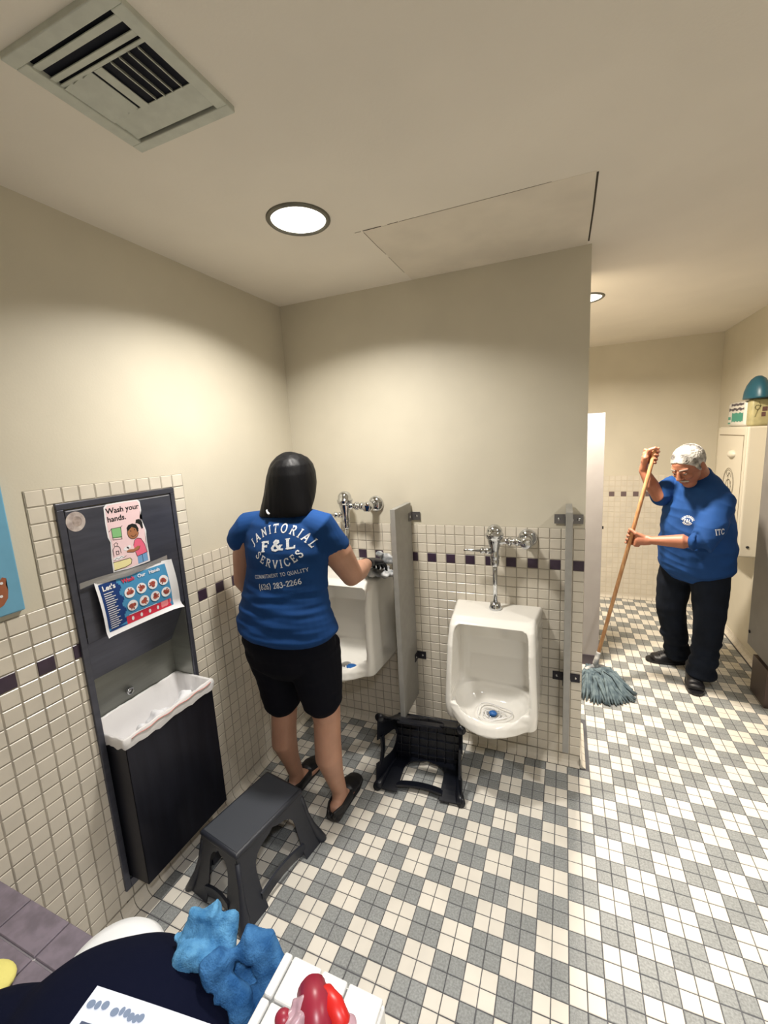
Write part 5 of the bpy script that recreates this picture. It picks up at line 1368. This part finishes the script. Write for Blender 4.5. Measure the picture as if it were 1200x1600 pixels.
bag = empty('tote_bag', (0.07, -1.80, ZC), 'large rounded black fabric bag in the bottom left corner', 'bag')
bm = bmesh.new()
add_ell(bm, (.060, -1.822, .706), (.225, .200, .196), None, 40)
add_ell(bm, (-.08, -1.90, .68), (.20, .17, .19), None, 30)
for v_ in bm.verts:
    v_.co.z = max(v_.co.z, ZC + .003)
    if v_.co.z < .89: v_.co.x = min(v_.co.x, .256)
remesh('sack', bm, 0.006, M_bag, bag, 8, lambda p: .004 * noise.noise(p * 12) if p.z > ZC + .02 else 0)

# white round tub poking up behind the bag
tub = empty('tub', (-.055, -1.69, ZC), 'white rounded plastic tub behind the black bag', 'tub')
bm = bmesh.new(); add_lathe(bm, (-.060, -1.716, ZC + .008), (0, 0, 1), [(0, 0), (0, .068), (.01, .074), (.10, .082), (.128, .086), (.142, .085), (.156, .076), (.166, .055), (.170, 0)], 48)
bm_obj('shell', bm, mat('tub_plastic', (236, 238, 240), .35), tub, True)
bm = bmesh.new(); add_ell(bm, (-.080, -1.668, ZC + .170), (.005, .003, .003)); bm_obj('mark', bm, M_ink, tub)

def drapery(name, limbs, m, label, seed, amp=.007):
    bm = bmesh.new()
    for pts, r0, r1 in limbs:
        n = len(pts); add_limb(bm, [(p, r0[i] if isinstance(r0, list) else r0, r1, (0.6, 0.8, 0.1)) for i, p in enumerate(pts)], 18)
    def f(p): q = p + Vector((seed, 0, 0)); return amp * noise.noise(q * 26) + amp * .35 * noise.noise(q * 70) + .0009 * noise.noise(q * 420)
    return tag(remesh(name, bm, .0024, m, None, 5, f), label, 'cloth', 'blue cleaning cloths')
drapery('cleaning_cloth', [([(0.125, -1.701, 0.868), (0.104, -1.677, 0.864), (0.104, -1.657, 0.883), (0.126, -1.642, 0.887)], .026, .017), ([(0.164, -1.676, 0.854), (0.154, -1.656, 0.866), (0.146, -1.639, 0.886)], .019, .012), ([(0.076, -1.683, 0.865), (0.106, -1.664, 0.873), (0.142, -1.641, 0.885)], .010, .008), ([(0.146, -1.693, 0.862), (0.128, -1.672, 0.868), (0.122, -1.655, 0.883)], .022, .012)], M_towel, 'light blue terry cloth bunched on the black bag, nearer the stool', 1.0)
drapery('cleaning_cloth', [([(0.162, -1.704, 0.857), (0.178, -1.679, 0.867), (0.199, -1.653, 0.872), (0.221, -1.640, 0.861), (0.239, -1.645, 0.828), (0.247, -1.662, 0.801), (0.246, -1.684, 0.777), (0.245, -1.703, 0.765)], .025, .017), ([(0.187, -1.701, 0.846), (0.212, -1.694, 0.830), (0.223, -1.700, 0.797), (0.226, -1.715, 0.773)], .020, .011), ([(0.224, -1.669, 0.818), (0.229, -1.682, 0.796), (0.224, -1.698, 0.779)], .014, .010), ([(0.156, -1.662, 0.830), (0.179, -1.657, 0.802), (0.206, -1.661, 0.782)], .022, .008), ([(0.167, -1.647, 0.827), (0.189, -1.642, 0.805), (0.204, -1.651, 0.780)], .020, .008)], M_towel2, 'darker blue terry cloth arched over the bag beside the white tiled ledge', 5.0, .005)

# printed card lying on the bag
PO = Vector((0.113, -1.818, 0.987)); PU = Vector((0.1470, 0.0530, -0.0680)); PV = Vector((-0.0020, -0.0470, -0.0120)); PN = PU.cross(PV).normalized()
if PN.z < 0: PN = -PN
def P5(u, v, l): return PO + PU * u + PV * v + PN * (l + .004 * math.sin(u * 3))
bm = bmesh.new()
for l in (0, .0007):
    g_ = [[bm.verts.new(P5(1.1 * i / 10, 1.3 * j / 8, l)) for j in range(9)] for i in range(11)]
    for i in range(10):
        for j in range(8): bm.faces.new((g_[i][j], g_[i + 1][j], g_[i + 1][j + 1], g_[i][j + 1]))
card = bm_obj('paper_card', bm, mat('bluish_white_card', (222, 228, 244), .6), None, True)
tag(card, 'white printed card with a faded grey line of text on the black bag', 'card')
sm_ = []
for u, w in ((.02, .05), (.075, .035), (.12, .045), (.205, .05), (.26, .03), (.295, .04), (.335, .04), (.375, .035), (.405, .04)): sm_.append(circ(u + w / 2, .30 + .03 * math.sin(u * 40), w * .55, 14, .085))
poly_obj('faded_text', sm_, P5, M_ink, card, .0012)
poly_obj('dark_box', [rect(.06, .62, .30, .9)], P5, mat('dark_ink', (60, 72, 100), .6), card, .0012)

sp = empty('sponge', (-.385, -1.76, ZC), 'pale yellow sponge at the bottom left edge of the counter', 'sponge')
bm = bmesh.new(); add_ell(bm, (-.395, -1.772, ZC + .019), (.060, .042, .018), Matrix.Rotation(.5, 4, 'Z'), 28); bm_obj('pad', bm, M_yellow, sp, True)
# pink bag with a red bottle on the ledge
rb = empty('red_bottle', (.36, -1.70, .873), 'red plastic bottle wrapped in a pink bag on the white tiled ledge', 'bottle')
bm = bmesh.new(); add_limb(bm, [(p, r, r) for p, r in zip([(0.344, -1.682, 0.900), (0.362, -1.700, 0.908), (0.376, -1.712, 0.898)], (.021, .023, .022))], 20); bm_obj('body', bm, M_dred, rb, True)
bm = bmesh.new(); add_limb(bm, [(p, r, r * .8) for p, r in zip([(0.367, -1.681, 0.912), (0.387, -1.692, 0.913), (0.404, -1.700, 0.905)], (.010, .014, .013))], 18); bm_obj('label', bm, M_red, rb, True)
bm = bmesh.new()
for p, r in zip([(0.346, -1.723, 0.908), (0.366, -1.727, 0.901), (0.391, -1.717, 0.897), (0.414, -1.702, 0.898), (0.344, -1.707, 0.914)], (.018, .017, .019, .018, .013)): add_ell(bm, p, (r, r * .9, r * .7), None, 16)
remesh('pink_bag', bm, .0022, M_pink, rb, 2, lambda p: .007 * noise.noise(p * 75))
bm = bmesh.new(); add_ell(bm, (0.328, -1.725, 0.909), (.012, .011, .010)); bm_obj('cap', bm, M_dred, rb, True)
